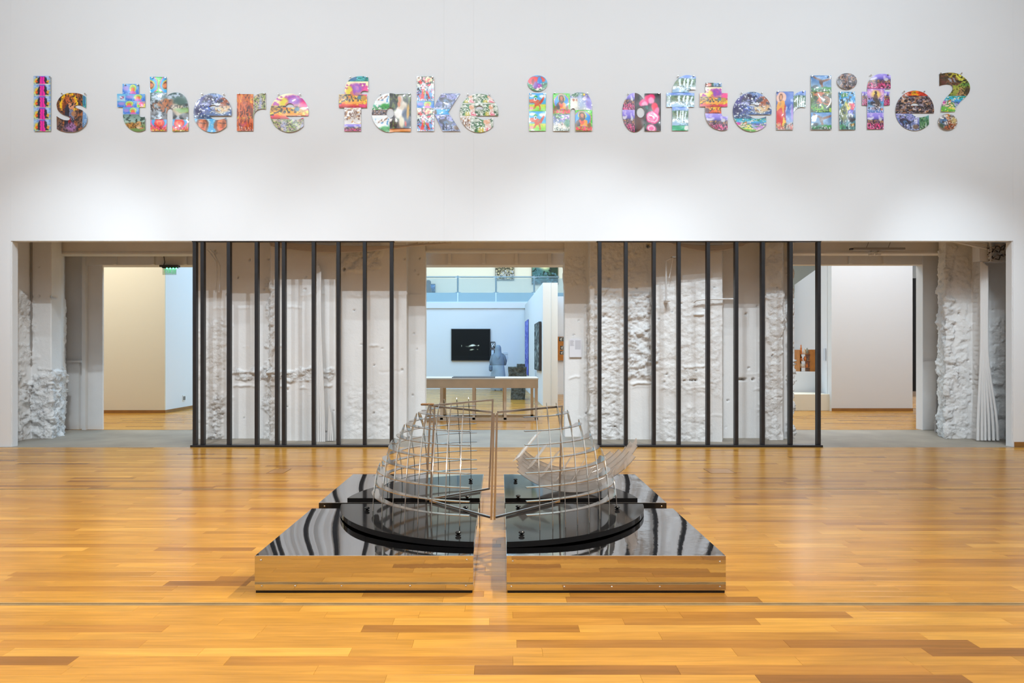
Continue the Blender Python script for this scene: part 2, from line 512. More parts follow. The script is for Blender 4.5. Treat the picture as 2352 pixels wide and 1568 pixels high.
PIC = {
 'robe': [('g', [(0, 'c8d8a0'), (.35, 'd8d27a'), (.6, 'a9c4e2'), (1, 'b9d2ee')]), ('n', 6, '7fa3d0', .55), ('e', .2, .45, .12, .25, 'e8c23c', .5),
          ('p', [(.12, .1), (.28, .8), (.42, 1), (.6, 1), (.74, .8), (.9, .1)], '2b2b3c'), ('e', .16, .32, .07, .14, 'e07030'), ('e', .86, .35, .07, .14, 'd8a040'),
          ('p', [(.34, 0), (.38, 1), (.62, 1), (.68, 0)], 'e838a4'), ('p', [(.46, 0), (.48, 1), (.53, 1), (.55, 0)], 'c02c9c'), ('e', .5, .95, .2, .1, '8a5fc0', .4)],
 'saint': [('g', [(0, '6d5a6a'), (.3, '7a5a44'), (.7, '6b4426'), (1, '9a5c28')]), ('n', 9, 'a9683a', .55), ('n', 14, '43302c', .56), ('e', .46, .75, .32, .26, 'd2882e', .2), ('r', .46, .74, .3, .24, .14, 'f0c020'),
           ('e', .42, .62, .2, .28, '7a3c18'), ('p', [(.28, .15), (.3, .6), (.44, .72), (.62, .55), (.7, .12)], '27283a'), ('e', .56, .72, .14, .13, 'd59a78'), ('e', .58, .78, .1, .06, 'b06a3a'), ('e', .42, .8, .08, .09, 'b8683c'),
           ('p', [(.46, .25), (.5, .6), (.66, .6), (.7, .3)], '7a7f98'), ('e', .68, .48, .08, .08, 'a87a5a'), ('e', .5, .3, .07, .1, '8c1f24'), ('e', .55, .14, .22, .1, 'a77aa8', .4), ('n', 20, '241e24', .62)],
 'teal': [('g', [(0, '2d8f86'), (.5, '3aa39a'), (1, '6fb7c8')]), ('n', 5, '7ac8dc', .55), ('n', 8, '21504c', .58), ('e', .3, .5, .22, .4, '3b6f96')],
 'blue': [('g', [(0, '4c5560'), (.3, '6f93bd'), (1, '88aacc')]), ('n', 6, 'c8d4e0', .6), ('n', 12, '333c36', .6, (0, .35))],
 'halo': [('g', [(0, '3570c8'), (.5, '5a92d8'), (1, '6fb0dc')]), ('n', 5, '8cb6e6', .55), ('e', .22, .55, .16, .25, 'a695d8', .5), ('e', .62, .52, .2, .4, '9cc870', .2), ('r', .62, .52, .17, .36, .14, 'dde060'),
          ('e', .62, .32, .12, .36, 'e2683c'), ('e', .62, .1, .2, .2, 'd070b8'), ('e', .6, .44, .09, .16, 'f08848')],
 'bird': [('g', [(0, 'bcd8e8'), (1, '6cb8e0')]), ('e', .62, .45, .25, .18, 'a04878', .3, 40), ('e', .5, .5, .25, .1, 'e8e8f0', .3, -30)],
 'candy': [('g', [(0, 'c8d850'), (.5, 'f0e070'), (1, '50b0e8')]), ('e', .45, .5, .25, .35, 'f06cae', .2), ('e', .6, .35, .15, .2, 'f8c8e0'), ('e', .2, .25, .14, .2, '70c848'), ('n', 7, 'e84c98', .6)],
 'tiger2': [('g', [(0, '6d8a4c'), (.35, '7c9460'), (.6, 'a8c0b8'), (1, '6f8c84')]), ('n', 7, '31483c', .56, (.45, 1)), ('e', .42, .36, .34, .16, 'b8873c', .3), ('e', .72, .46, .13, .16, 'c8a070'), ('e', .74, .24, .16, .07, 'd8c0a0'),
            ('n', 16, '4e3a22', .56, (.2, .55), .5), ('e', .85, .2, .1, .05, 'b98a58')],
 'tiger': [('g', [(0, '6a6a6c'), (.3, '8c8f94'), (.6, '9aa8b0'), (1, '4c6a6c')]), ('n', 8, '2f4444', .54, (.5, 1)), ('n', 9, '35383c', .56, (0, .4)), ('n', 6, 'b9c8d8', .6), ('e', .42, .58, .22, .16, 'b5703a', .25), ('e', .55, .6, .12, .15, '9c6236'),
           ('p', [(.26, .3), (.28, .55), (.36, .55), (.34, .28)], 'a8683a'), ('p', [(.4, .25), (.42, .5), (.5, .5), (.47, .22)], 'b07040'), ('r', .2, .5, .12, .12, .18, '8a5a34'), ('e', .72, .42, .14, .28, 'c4b4a0', .3), ('n', 22, '3a2a22', .58, (.3, .72), .5), ('e', .88, .3, .14, .06, 'b9783c'), ('e', .8, .7, .2, .14, '46645c', .4), ('e', .88, .35, .2, .1, '7ca050', .5)],
 'medal2': [('g', [(0, '2fa83c'), (1, '3cb840')]), ('n', 16, 'a8d840', .58), ('e', 0, .5, .46, .62, 'e04890', .05), ('e', 0, .5, .42, .56, '30a8e0', .05), ('e', 0, .5, .3, .3, 'f0d030'), ('e', .04, .48, .22, .24, '6a3020'), ('e', .1, .46, .12, .14, 'd88858'),
            ('e', 1, .5, .4, .62, 'e04890', .05), ('e', 1, .5, .36, .56, '30a8e0', .05), ('e', 1, .5, .28, .3, 'f0d030'), ('e', .95, .48, .2, .24, '6a3020'), ('e', .9, .46, .12, .14, 'd88858')],
 'medalr': [('g', [(0, '58a030'), (.2, 'd88a30'), (1, '58b040')]), ('e', .5, .85, .46, .7, 'f0609c', .05), ('e', .5, .9, .4, .6, '48a0d8', .05), ('e', .5, .68, .26, .4, 'd82c20'), ('r', .5, .68, .12, .16, .3, 'f08040'), ('n', 9, 'e84868', .5, (0, .4)), ('n', 12, '7a3418', .6, (0, .5)), ('n', 14, 'f0b840', .64, (0, .3))],
 'medal': [('g', [(0, '3ca028'), (.15, 'd0a030'), (.2, '40ac38'), (1, '48c040')]), ('n', 18, '98d850', .6), ('e', .5, .58, .42, .38, 'f07098', .04), ('e', .5, .58, .385, .35, '3098dc', .04), ('e', .5, .74, .2, .18, 'f0d840'),
           ('p', [(.22, .25), (.26, .5), (.42, .62), (.6, .62), (.76, .5), (.8, .25)], 'e8a028'), ('p', [(.2, .25), (.24, .52), (.4, .6), (.4, .25)], '54484c'), ('e', .5, .46, .15, .14, 'd84020'), ('r', .5, .46, .1, .09, .22, 'f0702c'), ('e', .5, .7, .16, .2, '4a2416'), ('e', .5, .72, .085, .12, 'c87848'), ('e', .5, .62, .06, .05, '5a2c18'),
           ('n', 8, 'e84858', .45, (.04, .22)), ('n', 14, 'b02c30', .56, (.04, .24)), ('e', .15, .25, .1, .12, '7a5a18', .4), ('e', .86, .28, .08, .14, '8c5c18', .4)],
 'wolves': [('g', [(0, '3c5478'), (.3, '5c78b0'), (.6, '6a6aa8'), (1, '8fb0dc')]), ('n', 5, 'dfe8f4', .54, (.45, 1)), ('e', .2, .55, .24, .34, '4c4488', .4), ('e', .36, .72, .13, .2, '4a3d58', .3, -20), ('e', .3, .56, .1, .08, 'aab0d8', .4), ('e', .4, .64, .06, .05, '8a90c0', .5), ('e', .44, .4, .2, .08, '5070c0', .5),
            ('e', .8, .62, .15, .22, '9a5430', .3), ('p', [(.62, .72), (.66, .6), (.72, .68)], '5c3828'), ('p', [(.82, .74), (.86, .86), (.9, .7)], '7a4028'), ('e', .7, .34, .18, .14, 'd9c8a4', .4), ('e', .66, .3, .1, .04, '8c6848', .4), ('e', .54, .34, .05, .07, '7c80a0'), ('e', .88, .42, .1, .12, 'd8b890', .5), ('e', .1, .3, .1, .2, '3a3560', .5), ('n', 14, '2c3850', .62), ('n', 18, 'e8eef4', .66)],
 'face': [('g', [(0, '3aa0d8'), (.6, '6cb8e0'), (1, '5cb0e4')]), ('n', 5, 'b8d8e8', .55), ('e', .5, .5, .36, .6, '7c4428', .15), ('e', .5, .52, .25, .44, 'd8885c', .15), ('e', .52, .2, .16, .3, 'd86830', .3), ('e', .6, .6, .08, .3, '9c5838', .4), ('e', .42, .68, .1, .03, '4a2a1c', .3), ('e', .64, .68, .09, .03, '4a2a1c', .3), ('e', .52, .36, .09, .03, '8c3420'), ('p', [(.12, .3), (.2, .8), (.3, .9), (.26, .2)], '804c34')],
 'autumn': [('g', [(0, '8c3c34'), (.3, '7a3420'), (.36, 'e0c020'), (.41, '6a3018'), (.7, 'a85020'), (1, 'd08030')]), ('n', 7, 'e8a840', .58, (.75, 1)), ('n', 12, '5a2814', .58), ('p', [(.13, .2), (.12, 1), (.2, 1), (.2, .2)], 'd87828'), ('p', [(.6, .35), (.58, .6), (.68, .6), (.66, .35)], '3c2014'), ('p', [(.62, .9), (.58, 1), (.72, 1)], '6c3414'), ('e', .5, .18, .3, .06, 'b84c58', .5), ('n', 16, 'e8b8a8', .62, (0, .12)), ('n', 9, 'c86830', .58)],
 'creek': [('g', [(0, '78904c'), (.4, 'a9a8a4'), (.7, '6c7450'), (1, 'a8b08c')]), ('n', 7, '4c4c30', .52), ('n', 10, 'a8c060', .6), ('n', 9, 'c8a8b8', .62), ('e', .55, .45, .14, .4, 'b4b4d0', .4), ('n', 18, '34342c', .6), ('n', 14, 'd8c8a0', .64)],
 'sunset': [('g', [(0, '9c2440'), (.12, 'e06020'), (.25, 'f0b020'), (.4, 'a07838'), (.6, 'f4dca0'), (1, 'fdf0cc')]), ('e', .58, .72, .2, .2, '8a34a8', .4), ('n', 10, 'b040a0', .56, (.5, .95)), ('e', .36, .62, .1, .16, 'd8c828', .5), ('e', .9, .55, .12, .24, 'e84890', .5), ('p', [(.3, .38), (.44, .66), (.54, .5), (.6, .38)], 'c87858'), ('p', [(.55, .36), (.58, .6), (.7, .6), (.74, .36)], 'b07088'),
            ('e', .5, .42, .18, .06, 'e88820', .4), ('n', 12, '3c3430', .57, (.12, .5)), ('n', 9, 'f8d030', .6, (.1, .45)), ('e', .72, .38, .06, .08, '48788c', .3), ('e', .86, .4, .08, .1, 'b89030', .3), ('e', .5, .18, .36, .05, 'f8a018', .4), ('n', 7, 'd83078', .62, (0, .14))],
 'fire': [('g', [(0, '6c1c30'), (.3, 'e87c18'), (.7, 'f0c020'), (1, 'e0a020')]), ('n', 6, 'e85818', .55), ('n', 9, '38241c', .6), ('e', .12, .4, .14, .4, '5c2030', .4)],
 'snow': [('g', [(0, 'e8e4e4'), (.5, 'd8d4d0'), (1, 'f0f0f0')]), ('e', .4, .62, .36, .26, '7c5c48', .5), ('n', 8, '6c4434', .55, (.25, .9)), ('n', 7, 'f8f8fa', .56), ('n', 6, 'c8a070', .66)],
 'lavender': [('g', [(0, '8c2c60'), (.2, 'b04470'), (.42, '7a5068'), (.58, '4c4468'), (.64, '6c60b0'), (.8, '9a8ce0'), (1, 'b0a0e8')]), ('n', 6, 'c9bcf0', .56, (.66, 1)), ('e', .2, .66, .18, .07, 'd8d4e4', .3), ('e', .78, .62, .09, .1, 'c8c8d4', .3), ('n', 16, 'c89850', .58, (.36, .58)), ('n', 14, 'e05088', .52, (0, .36), .35), ('n', 18, '301c30', .56, (0, .55), .5), ('n', 14, 'e8a8c8', .66, (0, .4))],
 'eaglew': [('g', [(0, '4a9c44'), (.25, '68b8a0'), (.5, 'dce8ee'), (.8, 'e8f0f4'), (1, 'f0f4f6')]), ('n', 5, '6aa4d0', .55, (.2, .8)), ('e', .6, .7, .32, .07, '8c6048', .3, 28), ('e', .5, .4, .24, .12, 'fafafa', .4), ('n', 9, 'ffffff', .55), ('e', .8, .2, .3, .16, '3c9a40', .4), ('n', 18, '2c3c3c', .62, (0, .2))],
 'lamb': [('g', [(0, '5a4038'), (.3, '504c54'), (.6, '3c4840'), (1, '504840')]), ('n', 6, '2a302c', .52), ('n', 9, '6c7848', .6), ('e', .6, .62, .22, .16, 'e4ddd0', .25), ('e', .5, .8, .12, .14, 'c9c0b4', .2), ('e', .47, .8, .07, .09, 'd8a890', .2), ('e', .42, .66, .08, .07, 'd49a80'), ('e', .4, .52, .1, .06, 'd8b098'), ('e', .45, .42, .26, .14, 'f0f0ee', .3), ('n', 8, 'fafafa', .58, (.2, .5)), ('e', .78, .25, .2, .34, '34405c', .3), ('e', .55, .2, .14, .16, 'e0d8c0', .4), ('e', .86, .5, .06, .2, 'c8a048', .5), ('e', .75, .15, .06, .08, 'b84838', .4)],
 'amber': [('g', [(0, 'c87838'), (.5, 'e0a060'), (1, 'b86c30')])],
 'dance': [('g', [(0, 'a8c8e8'), (.3, '6aa0dc'), (.6, 'e8ece4'), (1, 'd0d4b0')]), ('n', 6, 'f4f4f4', .54), ('p', [(.2, .08), (.32, .42), (.44, .3), (.4, .06)], 'd84038'), ('p', [(.62, .42), (.8, .1), (.66, .08), (.52, .3)], 'd84840'), ('e', .42, .55, .14, .2, 'e8e4f0'), ('e', .2, .76, .1, .06, 'c85c30'), ('e', .4, .82, .14, .12, 'e8a8b8'), ('e', .7, .7, .1, .09, 'e06078'), ('r', .62, .86, .3, .16, .16, '4c6a48'), ('e', .66, .84, .2, .1, 'd8cc9c', .3), ('e', .42, .34, .05, .14, 'b0a030'), ('n', 12, '2c3038', .64), ('n', 10, 'd82c30', .66)],
 'moose': [('g', [(0, 'b8c4e0'), (.25, '8890b8'), (.5, '8c90c4'), (1, 'a8a8d8')]), ('n', 5, 'd8dcf0', .55), ('e', .46, .52, .24, .14, '352f40', .15), ('e', .28, .62, .1, .1, '40364a', .15), ('r', .3, .78, .12, .08, .24, '5c4c58'), ('p', [(.28, .1), (.3, .48), (.37, .48), (.34, .1)], '2c2838'), ('p', [(.4, .1), (.42, .48), (.47, .48), (.45, .1)], '302a3a'), ('p', [(.6, .12), (.6, .5), (.67, .5), (.66, .12)], '2c2838'), ('e', .86, .24, .12, .14, '7c6858', .4), ('n', 15, '3c4058', .64), ('n', 8, '54749c', .64)],
 'cyan': [('g', [(0, '28a0dc'), (1, '40b0e4')]), ('n', 4, '3088c0', .6), ('e', .06, .5, .08, .5, '5c4838', .4)],
 'shawl': [('g', [(0, '98a488'), (.4, 'b4bcae'), (1, 'c4ccc0')]), ('n', 5, 'dfe4de', .55), ('p', [(.1, 0), (.2, .55), (.36, .9), (.56, .9), (.5, .55), (.44, 0)], '4c8450'), ('n', 9, '345838', .58, (0, .9)), ('e', .56, .68, .13, .18, 'd8a888', .2), ('p', [(.5, 0), (.52, .5), (.72, .55), (.8, 0)], 'e0c8c0'), ('e', .66, .12, .12, .16, 'd84870', .3), ('e', .36, .14, .12, .2, 'c8b84c', .5), ('n', 12, 'f6f6f4', .64)],
 'parrot': [('g', [(0, '2c7448'), (.4, '3a8c58'), (.6, '4898c8'), (1, '58a8dc')]), ('n', 9, '1c5030', .55, (0, .5)), ('e', .3, .66, .28, .26, 'd82028', .15, 20), ('e', .68, .78, .22, .12, 'd8482c', .2, -40), ('e', .6, .62, .12, .3, '3c88d0', .2), ('e', .5, .34, .26, .16, 'b848b0', .3), ('e', .48, .14, .08, .1, 'f0dcd8'), ('e', .66, .2, .09, .05, 'e8d0c0'), ('n', 12, 'e8f0e8', .68, (0, .6)), ('e', .4, .4, .12, .2, '8a64b8', .4), ('e', .25, .6, .06, .18, '8c1420', .4)],
 'dino': [('g', [(0, '6cb83c'), (.2, 'a8d840'), (.35, 'e8d838'), (.42, '48b0d8'), (.7, '58b8ec'), (1, '3ca4e8')]), ('e', .2, .86, .2, .08, 'e8f2f8', .3), ('e', .8, .82, .22, .09, 'e8f2f8', .3), ('e', .12, .16, .12, .1, 'f0a8b0', .3), ('e', .5, .48, .2, .16, 'c85828', .1, 25), ('e', .2, .56, .18, .13, 'd06030', .1), ('p', [(.55, .5), (.86, .84), (.88, .7), (.7, .36)], 'c04c28'), ('e', .38, .78, .12, .05, '38a048', .2), ('e', .36, .65, .08, .09, 'fafafa', .1), ('e', .37, .65, .04, .05, '283040', .2), ('p', [(.34, .36), (.24, .16), (.3, .14), (.44, .34)], 'c85028'), ('p', [(.56, .36), (.6, .08), (.68, .08), (.68, .36)], 'c04c28'), ('e', .16, .48, .1, .03, '6c2418', .3), ('e', .6, .55, .1, .03, '8c9880', .3, 30), ('n', 10, '78c848', .66, (0, .35))],
 'xmas': [('g', [(0, 'b8c4b8'), (.3, 'd8d8cc'), (.6, '8898c0'), (1, '6a58a8')]), ('n', 6, '7c9c70', .55, (.5, 1)), ('e', .4, .84, .3, .05, '58a868', .4, -15), ('e', .7, .78, .3, .05, 'b070c0', .4, 20), ('e', .5, .34, .24, .14, 'e8dccc', .2), ('e', .54, .46, .04, .1, '8c4830', .2), ('e', .68, .44, .05, .08, 'a86840'), ('n', 11, '40584c', .6, (0, .5)), ('n', 13, 'f4f4f4', .62), ('e', .8, .5, .14, .2, '4c8868', .5)],
 'xmas2': [('g', [(0, 'c8c8bc'), (.4, '98a8c8'), (.7, '6c6cb8'), (1, '5c4ca8')]), ('e', .2, .4, .2, .34, 'ece8d8', .4), ('n', 7, '4c7850', .54, (.7, 1)), ('e', .25, .86, .26, .12, '3c6c48', .4), ('e', .16, .56, .05, .08, 'a85c38'), ('e', .28, .54, .04, .06, 'b86a40'), ('e', .45, .5, .12, .4, 'b4c4dc', .6), ('e', .62, .86, .05, .07, 'f0c838'), ('e', .78, .5, .05, .07, 'f0a038'), ('e', .66, .66, .09, .1, 'd8d0e4', .2), ('n', 14, 'f4f6fa', .66), ('e', .86, .5, .14, .5, '6a4cb0', .6)],
 'rose': [('g', [(0, '3c2a28'), (.4, '4a3838'), (.7, '302c34'), (1, '4c3034')]), ('n', 5, '1c1e24', .5), ('e', .56, .86, .2, .1, 'e82c78', .2, 15), ('e', .62, .8, .12, .08, 'f8a8cc', .3), ('e', .34, .74, .18, .09, 'f04088', .2), ('e', .36, .7, .12, .05, 'f8b8d4', .4), ('e', .76, .64, .13, .1, 'e81c50', .2, -40), ('e', .84, .54, .1, .1, 'f890bc', .3), ('e', .68, .38, .27, .17, 'ec4894', .12), ('r', .68, .38, .2, .12, .16, 'f8c0d8'), ('r', .66, .39, .12, .07, .25, 'f4a8cc'), ('e', .65, .39, .06, .04, 'd82070'), ('e', .62, .1, .2, .09, 'e85c9c', .2), ('r', .62, .1, .12, .05, .3, 'f8c8dc'), ('e', .36, .15, .07, .08, '2c5844'), ('e', .46, .62, .07, .05, '3a6c64'), ('e', .16, .2, .14, .3, '5c3428', .6)],
 'falls': [('g', [(0, '9cc0d8'), (.3, 'b8d0dc'), (.5, '687c60'), (.75, '4c7c44'), (.85, '7c98d8'), (1, '6c90dc')]), ('n', 5, '96b0e4', .55, (.8, 1)), ('n', 8, '2c5030', .54, (.48, .8)), ('n', 6, '7c7c54', .6, (.3, .7)), ('p', [(.28, .3), (.26, .74), (.34, .78), (.36, .3)], 'dceaf0'), ('p', [(.42, .28), (.5, .8), (.56, .82), (.56, .28)], 'e8f2f6'), ('p', [(.62, .3), (.62, .8), (.7, .82), (.7, .3)], 'e4f0f4'), ('p', [(.74, .3), (.8, .76), (.86, .74), (.84, .3)], 'dce8f0'), ('n', 9, 'f0f6f8', .5, (.14, .36)), ('n', 12, '5c7880', .6, (0, .4)), ('e', .1, .1, .3, .1, '9ab8d4', .5)],
 'green': [('g', [(0, '38a880'), (1, '28a070')]), ('n', 4, '58bc98', .58), ('e', .88, .6, .14, .5, 'e8ece8', .2)],
 'rosep': [('g', [(0, '3c2818'), (1, '4c3420')]), ('e', .4, .5, .36, .4, 'c87868', .3), ('r', .4, .5, .2, .22, .3, 'e8b0a0'), ('e', .9, .6, .14, .3, '2c6450')],
 'rabbits': [('g', [(0, '58a048'), (.3, '78b858'), (.5, '6850a0'), (.75, '48b0dc'), (1, '38a8b8')]), ('n', 7, 'd8d048', .57, (0, .5)), ('e', .25, .5, .14, .2, 'e8d4c0', .3), ('e', .3, .6, .05, .14, 'c87848'), ('e', .45, .36, .1, .2, 'e4e068', .3), ('e', .7, .3, .2, .2, 'c898d0', .3), ('e', .55, .4, .1, .16, 'b0b8e0', .4), ('e', .12, .6, .1, .14, 'd048a8', .4), ('n', 11, '3c8048', .6, (.3, 1)), ('n', 13, 'f0e8d8', .65), ('e', .92, .5, .08, .4, '6c5088', .4)],
 'robefig': [('g', [(0, '8c9c9c'), (.12, 'b0b8b0'), (.25, '88a0d0'), (.6, '3c60b0'), (.85, '5878c0'), (1, '4c6cb8')]), ('n', 5, 'a8b8e0', .58, (.25, .8)), ('e', .3, .84, .28, .14, 'e8c0b0', .08), ('p', [(.02, .08), (.04, .5), (.12, .74), (.48, .74), (.56, .6), (.56, .1)], 'e0a02c'), ('p', [(.02, .2), (.02, .5), (.3, .6), (.46, .3), (.3, .1)], 'c82c24'), ('p', [(.4, .3), (.5, .68), (.58, .66), (.58, .24)], 'a82c38'), ('e', .28, .84, .12, .1, '6c3c20'), ('e', .28, .84, .07, .075, 'd8a078'), ('e', .24, .68, .06, .04, 'b88838'), ('p', [(.3, .08), (.42, .36), (.5, .3), (.46, .06)], 'f0c838'), ('n', 12, 'c06058', .52, (0, .16)), ('n', 14, '2c3424', .58, (0, .18)), ('n', 16, 'f0c8b8', .62, (0, .2)), ('e', .94, .45, .06, .2, 'b098d8', .4)],
 'eagle': [('g', [(0, '3c8040'), (.2, '4c8868'), (.35, '7c9cb8'), (.7, '5c84b4'), (1, '6894c8')]), ('n', 4, '88a8cc', .55, (.3, 1)), ('e', .32, .78, .26, .06, '6c4838', .15, -38), ('e', .74, .72, .28, .06, '7c5440', .15, 22), ('e', .52, .56, .1, .2, '60402f', .15, 10), ('e', .56, .36, .07, .09, '8c6850', .3), ('e', .2, .3, .14, .08, '2c3840', .4, 20), ('e', .8, .14, .3, .14, '3c8c3c', .4), ('n', 14, '1c2420', .54, (0, .16)), ('n', 12, 'e8f0f0', .64, (0, .2))],
 'cottage': [('g', [(0, '3c7c34'), (.25, '58a040'), (.5, '4c6c30'), (.75, '7c8c40'), (1, 'a8a858')]), ('n', 7, '2c4420', .53), ('e', .4, .9, .26, .14, 'b8642c', .4), ('p', [(.26, .5), (.42, .78), (.58, .5), (.52, .42), (.3, .42)], 'cc6828'), ('p', [(.44, .78), (.7, .84), (.98, .6), (.98, .52), (.66, .6), (.6, .5)], '9c7458'), ('p', [(.5, .76), (.55, .78), (.66, .56), (.62, .54)], 'b0b0b4'), ('e', .8, .46, .18, .1, 'b06c38', .3), ('n', 9, 'a8c840', .6, (0, .35)), ('n', 12, '1c3018', .6), ('e', .4, .16, .2, .04, '78b848', .4)],
 'parrot2': [('g', [(0, '7c9c94'), (.2, '588c9c'), (.5, '4870a8'), (.8, '3c9cdc'), (1, '3c94c8')]), ('n', 6, '70b8e4', .55, (.5, 1)), ('e', .35, .9, .2, .06, '4c8c4c', .3), ('e', .7, .62, .26, .1, 'd83858', .2), ('e', .5, .58, .2, .14, 'd8c838', .3), ('e', .3, .42, .24, .22, '7c8450', .3), ('e', .74, .48, .2, .07, '7068c8', .3), ('e', .7, .38, .14, .06, 'c8c8d0', .4), ('e', .74, .28, .24, .06, '443c40', .4), ('e', .8, .14, .14, .04, 'c89840', .4), ('e', .2, .08, .2, .06, '3c8450', .4), ('n', 12, 'e8eef0', .66), ('n', 10, '2c4048', .63)],
 'pebbles': [('g', [(0, '4c3c3c'), (.5, '5c4c50'), (1, '6c606c')]), ('n', 9, '2c2428', .5), ('n', 7, '9c7054', .58), ('n', 12, 'c8a080', .64), ('n', 10, '8c8494', .62), ('n', 16, '1c181c', .6), ('n', 14, 'e0d8d8', .71)],
 'statue': [('g', [(0, '5878b8'), (.2, 'a8b8d8'), (.4, '60a8d0'), (.6, '9c80c8'), (.8, 'd8a0d0'), (1, 'a878c0')]), ('n', 5, 'e8c0e0', .56, (.5, 1)), ('e', .5, .76, .28, .16, 'f0d078', .5), ('e', .5, .82, .08, .08, '4c3838', .1), ('e', .5, .66, .14, .1, '6c5044', .15), ('e', .5, .54, .18, .08, '54443c', .2), ('e', .62, .36, .2, .18, '5c504c', .3), ('e', .3, .38, .14, .08, '403c48', .3), ('e', .36, .18, .14, .08, 'b0a8bc', .3), ('n', 12, 'f4ecf4', .64, (0, .35)), ('e', .88, .14, .08, .04, 'd89070', .4), ('n', 15, '2c2830', .66, (.1, .7))],
 'shrimp': [('g', [(0, 'b83018'), (1, 'a02818')]), ('e', .12, .5, .2, .9, 'd8d4d0', .2), ('e', .46, .5, .12, .8, 'e8b828', .4), ('n', 9, '58180c', .55), ('n', 8, 'e85820', .6)],
 'forest': [('g', [(0, '4c6c50'), (.6, '4c7c5c'), (1, '88c0cc')]), ('n', 8, '2c5438', .52), ('e', .4, .2, .05, .3, 'c0d0c8', .3), ('n', 11, '7ca070', .62), ('n', 12, 'f0f4f0', .68, (0, .3))],
 'cottage2': [('g', [(0, '7c8844'), (.3, 'a8a850'), (.5, '88a048'), (.7, 'c8c868'), (1, 'a89838')]), ('e', .14, .6, .2, .34, '5c3428', .4), ('n', 8, '4c3820', .54, (.4, 1)), ('p', [(.2, .56), (.3, .74), (.6, .76), (.72, .56), (.6, .44), (.26, .44)], '74523c'), ('p', [(.26, .72), (.32, .74), (.4, .56), (.36, .54)], 'a8a8b0'), ('p', [(.4, .74), (.46, .76), (.56, .58), (.5, .56)], '9c9ca8'), ('e', .72, .82, .18, .12, 'd8d460', .5), ('e', .84, .5, .14, .06, '5c8444', .4), ('p', [(.5, 0), (.66, .34), (.78, .34), (.86, 0)], 'b09068'), ('e', .92, .2, .1, .2, '4c3c28', .4), ('n', 14, '2c2c1c', .6), ('r', .8, .9, .22, .14, .1, '3c3020')],
 'sack': [('g', [(0, '8c5c3c'), (.4, 'a88c78'), (1, 'b0b4bc')]), ('e', .3, .5, .22, .26, '5c80a8', .3), ('e', .5, .82, .14, .16, 'c08038', .2), ('e', .48, .72, .09, .08, 'd8a888'), ('e', .4, .42, .14, .12, 'd8d4d8', .3), ('e', .68, .4, .16, .26, '8c4c2c', .3, 40), ('e', .8, .6, .14, .2, 'c8b480', .4), ('e', .5, .16, .3, .1, 'b06848', .4), ('n', 12, '3c3430', .62), ('n', 9, 'f4f4f4', .66), ('e', .12, .2, .14, .2, '4c5c48', .4)],
 # pictures in the rooms behind
 'night': [('g', [(0, '020304'), (.12, '0c0e10'), (.16, '020304'), (1, '020203')]), ('e', .55, .46, .11, .018, 'e0dcc8', .5), ('e', .56, .465, .05, .03, 'f6f4e8', .5), ('e', .7, .46, .02, .022, 'd8d4c0', .5), ('e', .26, .46, .012, .025, 'a0a090', .5), ('e', .42, .46, .06, .008, '5c5c50', .5), ('e', .54, .33, .06, .022, 'c0c0a8', .6), ('e', .7, .33, .02, .014, '80806c', .6), ('n', 7, '0a0c0e', .55, (0, .14))],
 'tapestry': [('g', [(0, '8c8470'), (.3, 'a0a4a8'), (.5, '8c8c84'), (1, '8c8460')]), ('n', 12, '4c4838', .52), ('n', 16, 'c8c0a0', .6), ('n', 14, '2c2c28', .63), ('n', 10, 'b0b8c4', .6, (.1, .5))],
 'landscape': [('g', [(0, '3c3c2c'), (.25, '3c5c5c'), (.6, '5c8070'), (1, 'b0b080')]), ('e', .42, .9, .3, .25, 'f4f0c8', .6), ('e', .2, .45, .24, .3, '4c7078', .5), ('e', .86, .6, .18, .3, '2c3c30', .4), ('n', 6, '24302c', .57), ('n', 8, '5c7c88', .6, (0, .5))],
 'darkfig': [('g', [(0, '1c2444'), (.5, '3c60a0'), (1, '4c78b0')]), ('n', 6, '1c1c28', .48), ('n', 9, 'a8b8d8', .68), ('e', .3, .5, .2, .5, '20202c', .4)],
 'photos': [('g', [(0, '30302e'), (1, '484848')]), ('n', 9, 'a8a8a4', .55), ('n', 11, '181818', .55), ('e', .4, .5, .12, .3, 'd8d4cc', .3), ('e', .65, .45, .12, .3, '6c685c', .3)],
 'graphic': [('g', [(0, 'e8ecf0'), (1, 'e8ecf0')]), ('n', 5, '20242c', .5)],
 'sketch': [('g', [(0, 'c8d4e0'), (1, 'd0dce8')]), ('n', 6, '88a0c0', .6)],
 'violet': [('g', [(0, '5058b8'), (1, '6870cc')]), ('n', 14, '8c94dc', .58), ('n', 22, 'c8d0f0', .66), ('n', 12, '3c4094', .6)],
 'relief': [('g', [(0, '38403c'), (1, '30383c')]), ('n', 12, '1c2220', .5), ('n', 16, '9ca8a8', .62), ('n', 22, 'd0d8d8', .7)],
}
M['planks_lid'] = paint('oak_lid', (0.46, 0.22, 0.06, 1), 0.25, var=(3, 0.15))
M['cream_white'] = paint('cream_white', (0.80, 0.78, 0.68, 1), 0.9)
M['dark_mirror2'] = paint('dark_front_sheet', (0.03, 0.03, 0.03, 1), 0.12, metal=0.6)
M['edge_bright'] = paint('bright_edge', (0.75, 0.76, 0.78, 1), 0.3, metal=0.8)
M['black_knob'] = paint('black_knob', (0.01, 0.01, 0.01, 1), 0.2)
M['caption'] = paint('caption_paper', (0.58, 0.62, 0.68, 1), 0.8)
M['rust_frame'] = paint('brown_frame', (0.16, 0.10, 0.05, 1), 0.6)
M['violet_edge'] = paint('violet_edge', (0.10, 0.11, 0.40, 1), 0.7)
M['lid_edge'] = paint('lid_edge', (0.16, 0.075, 0.02, 1), 0.5)
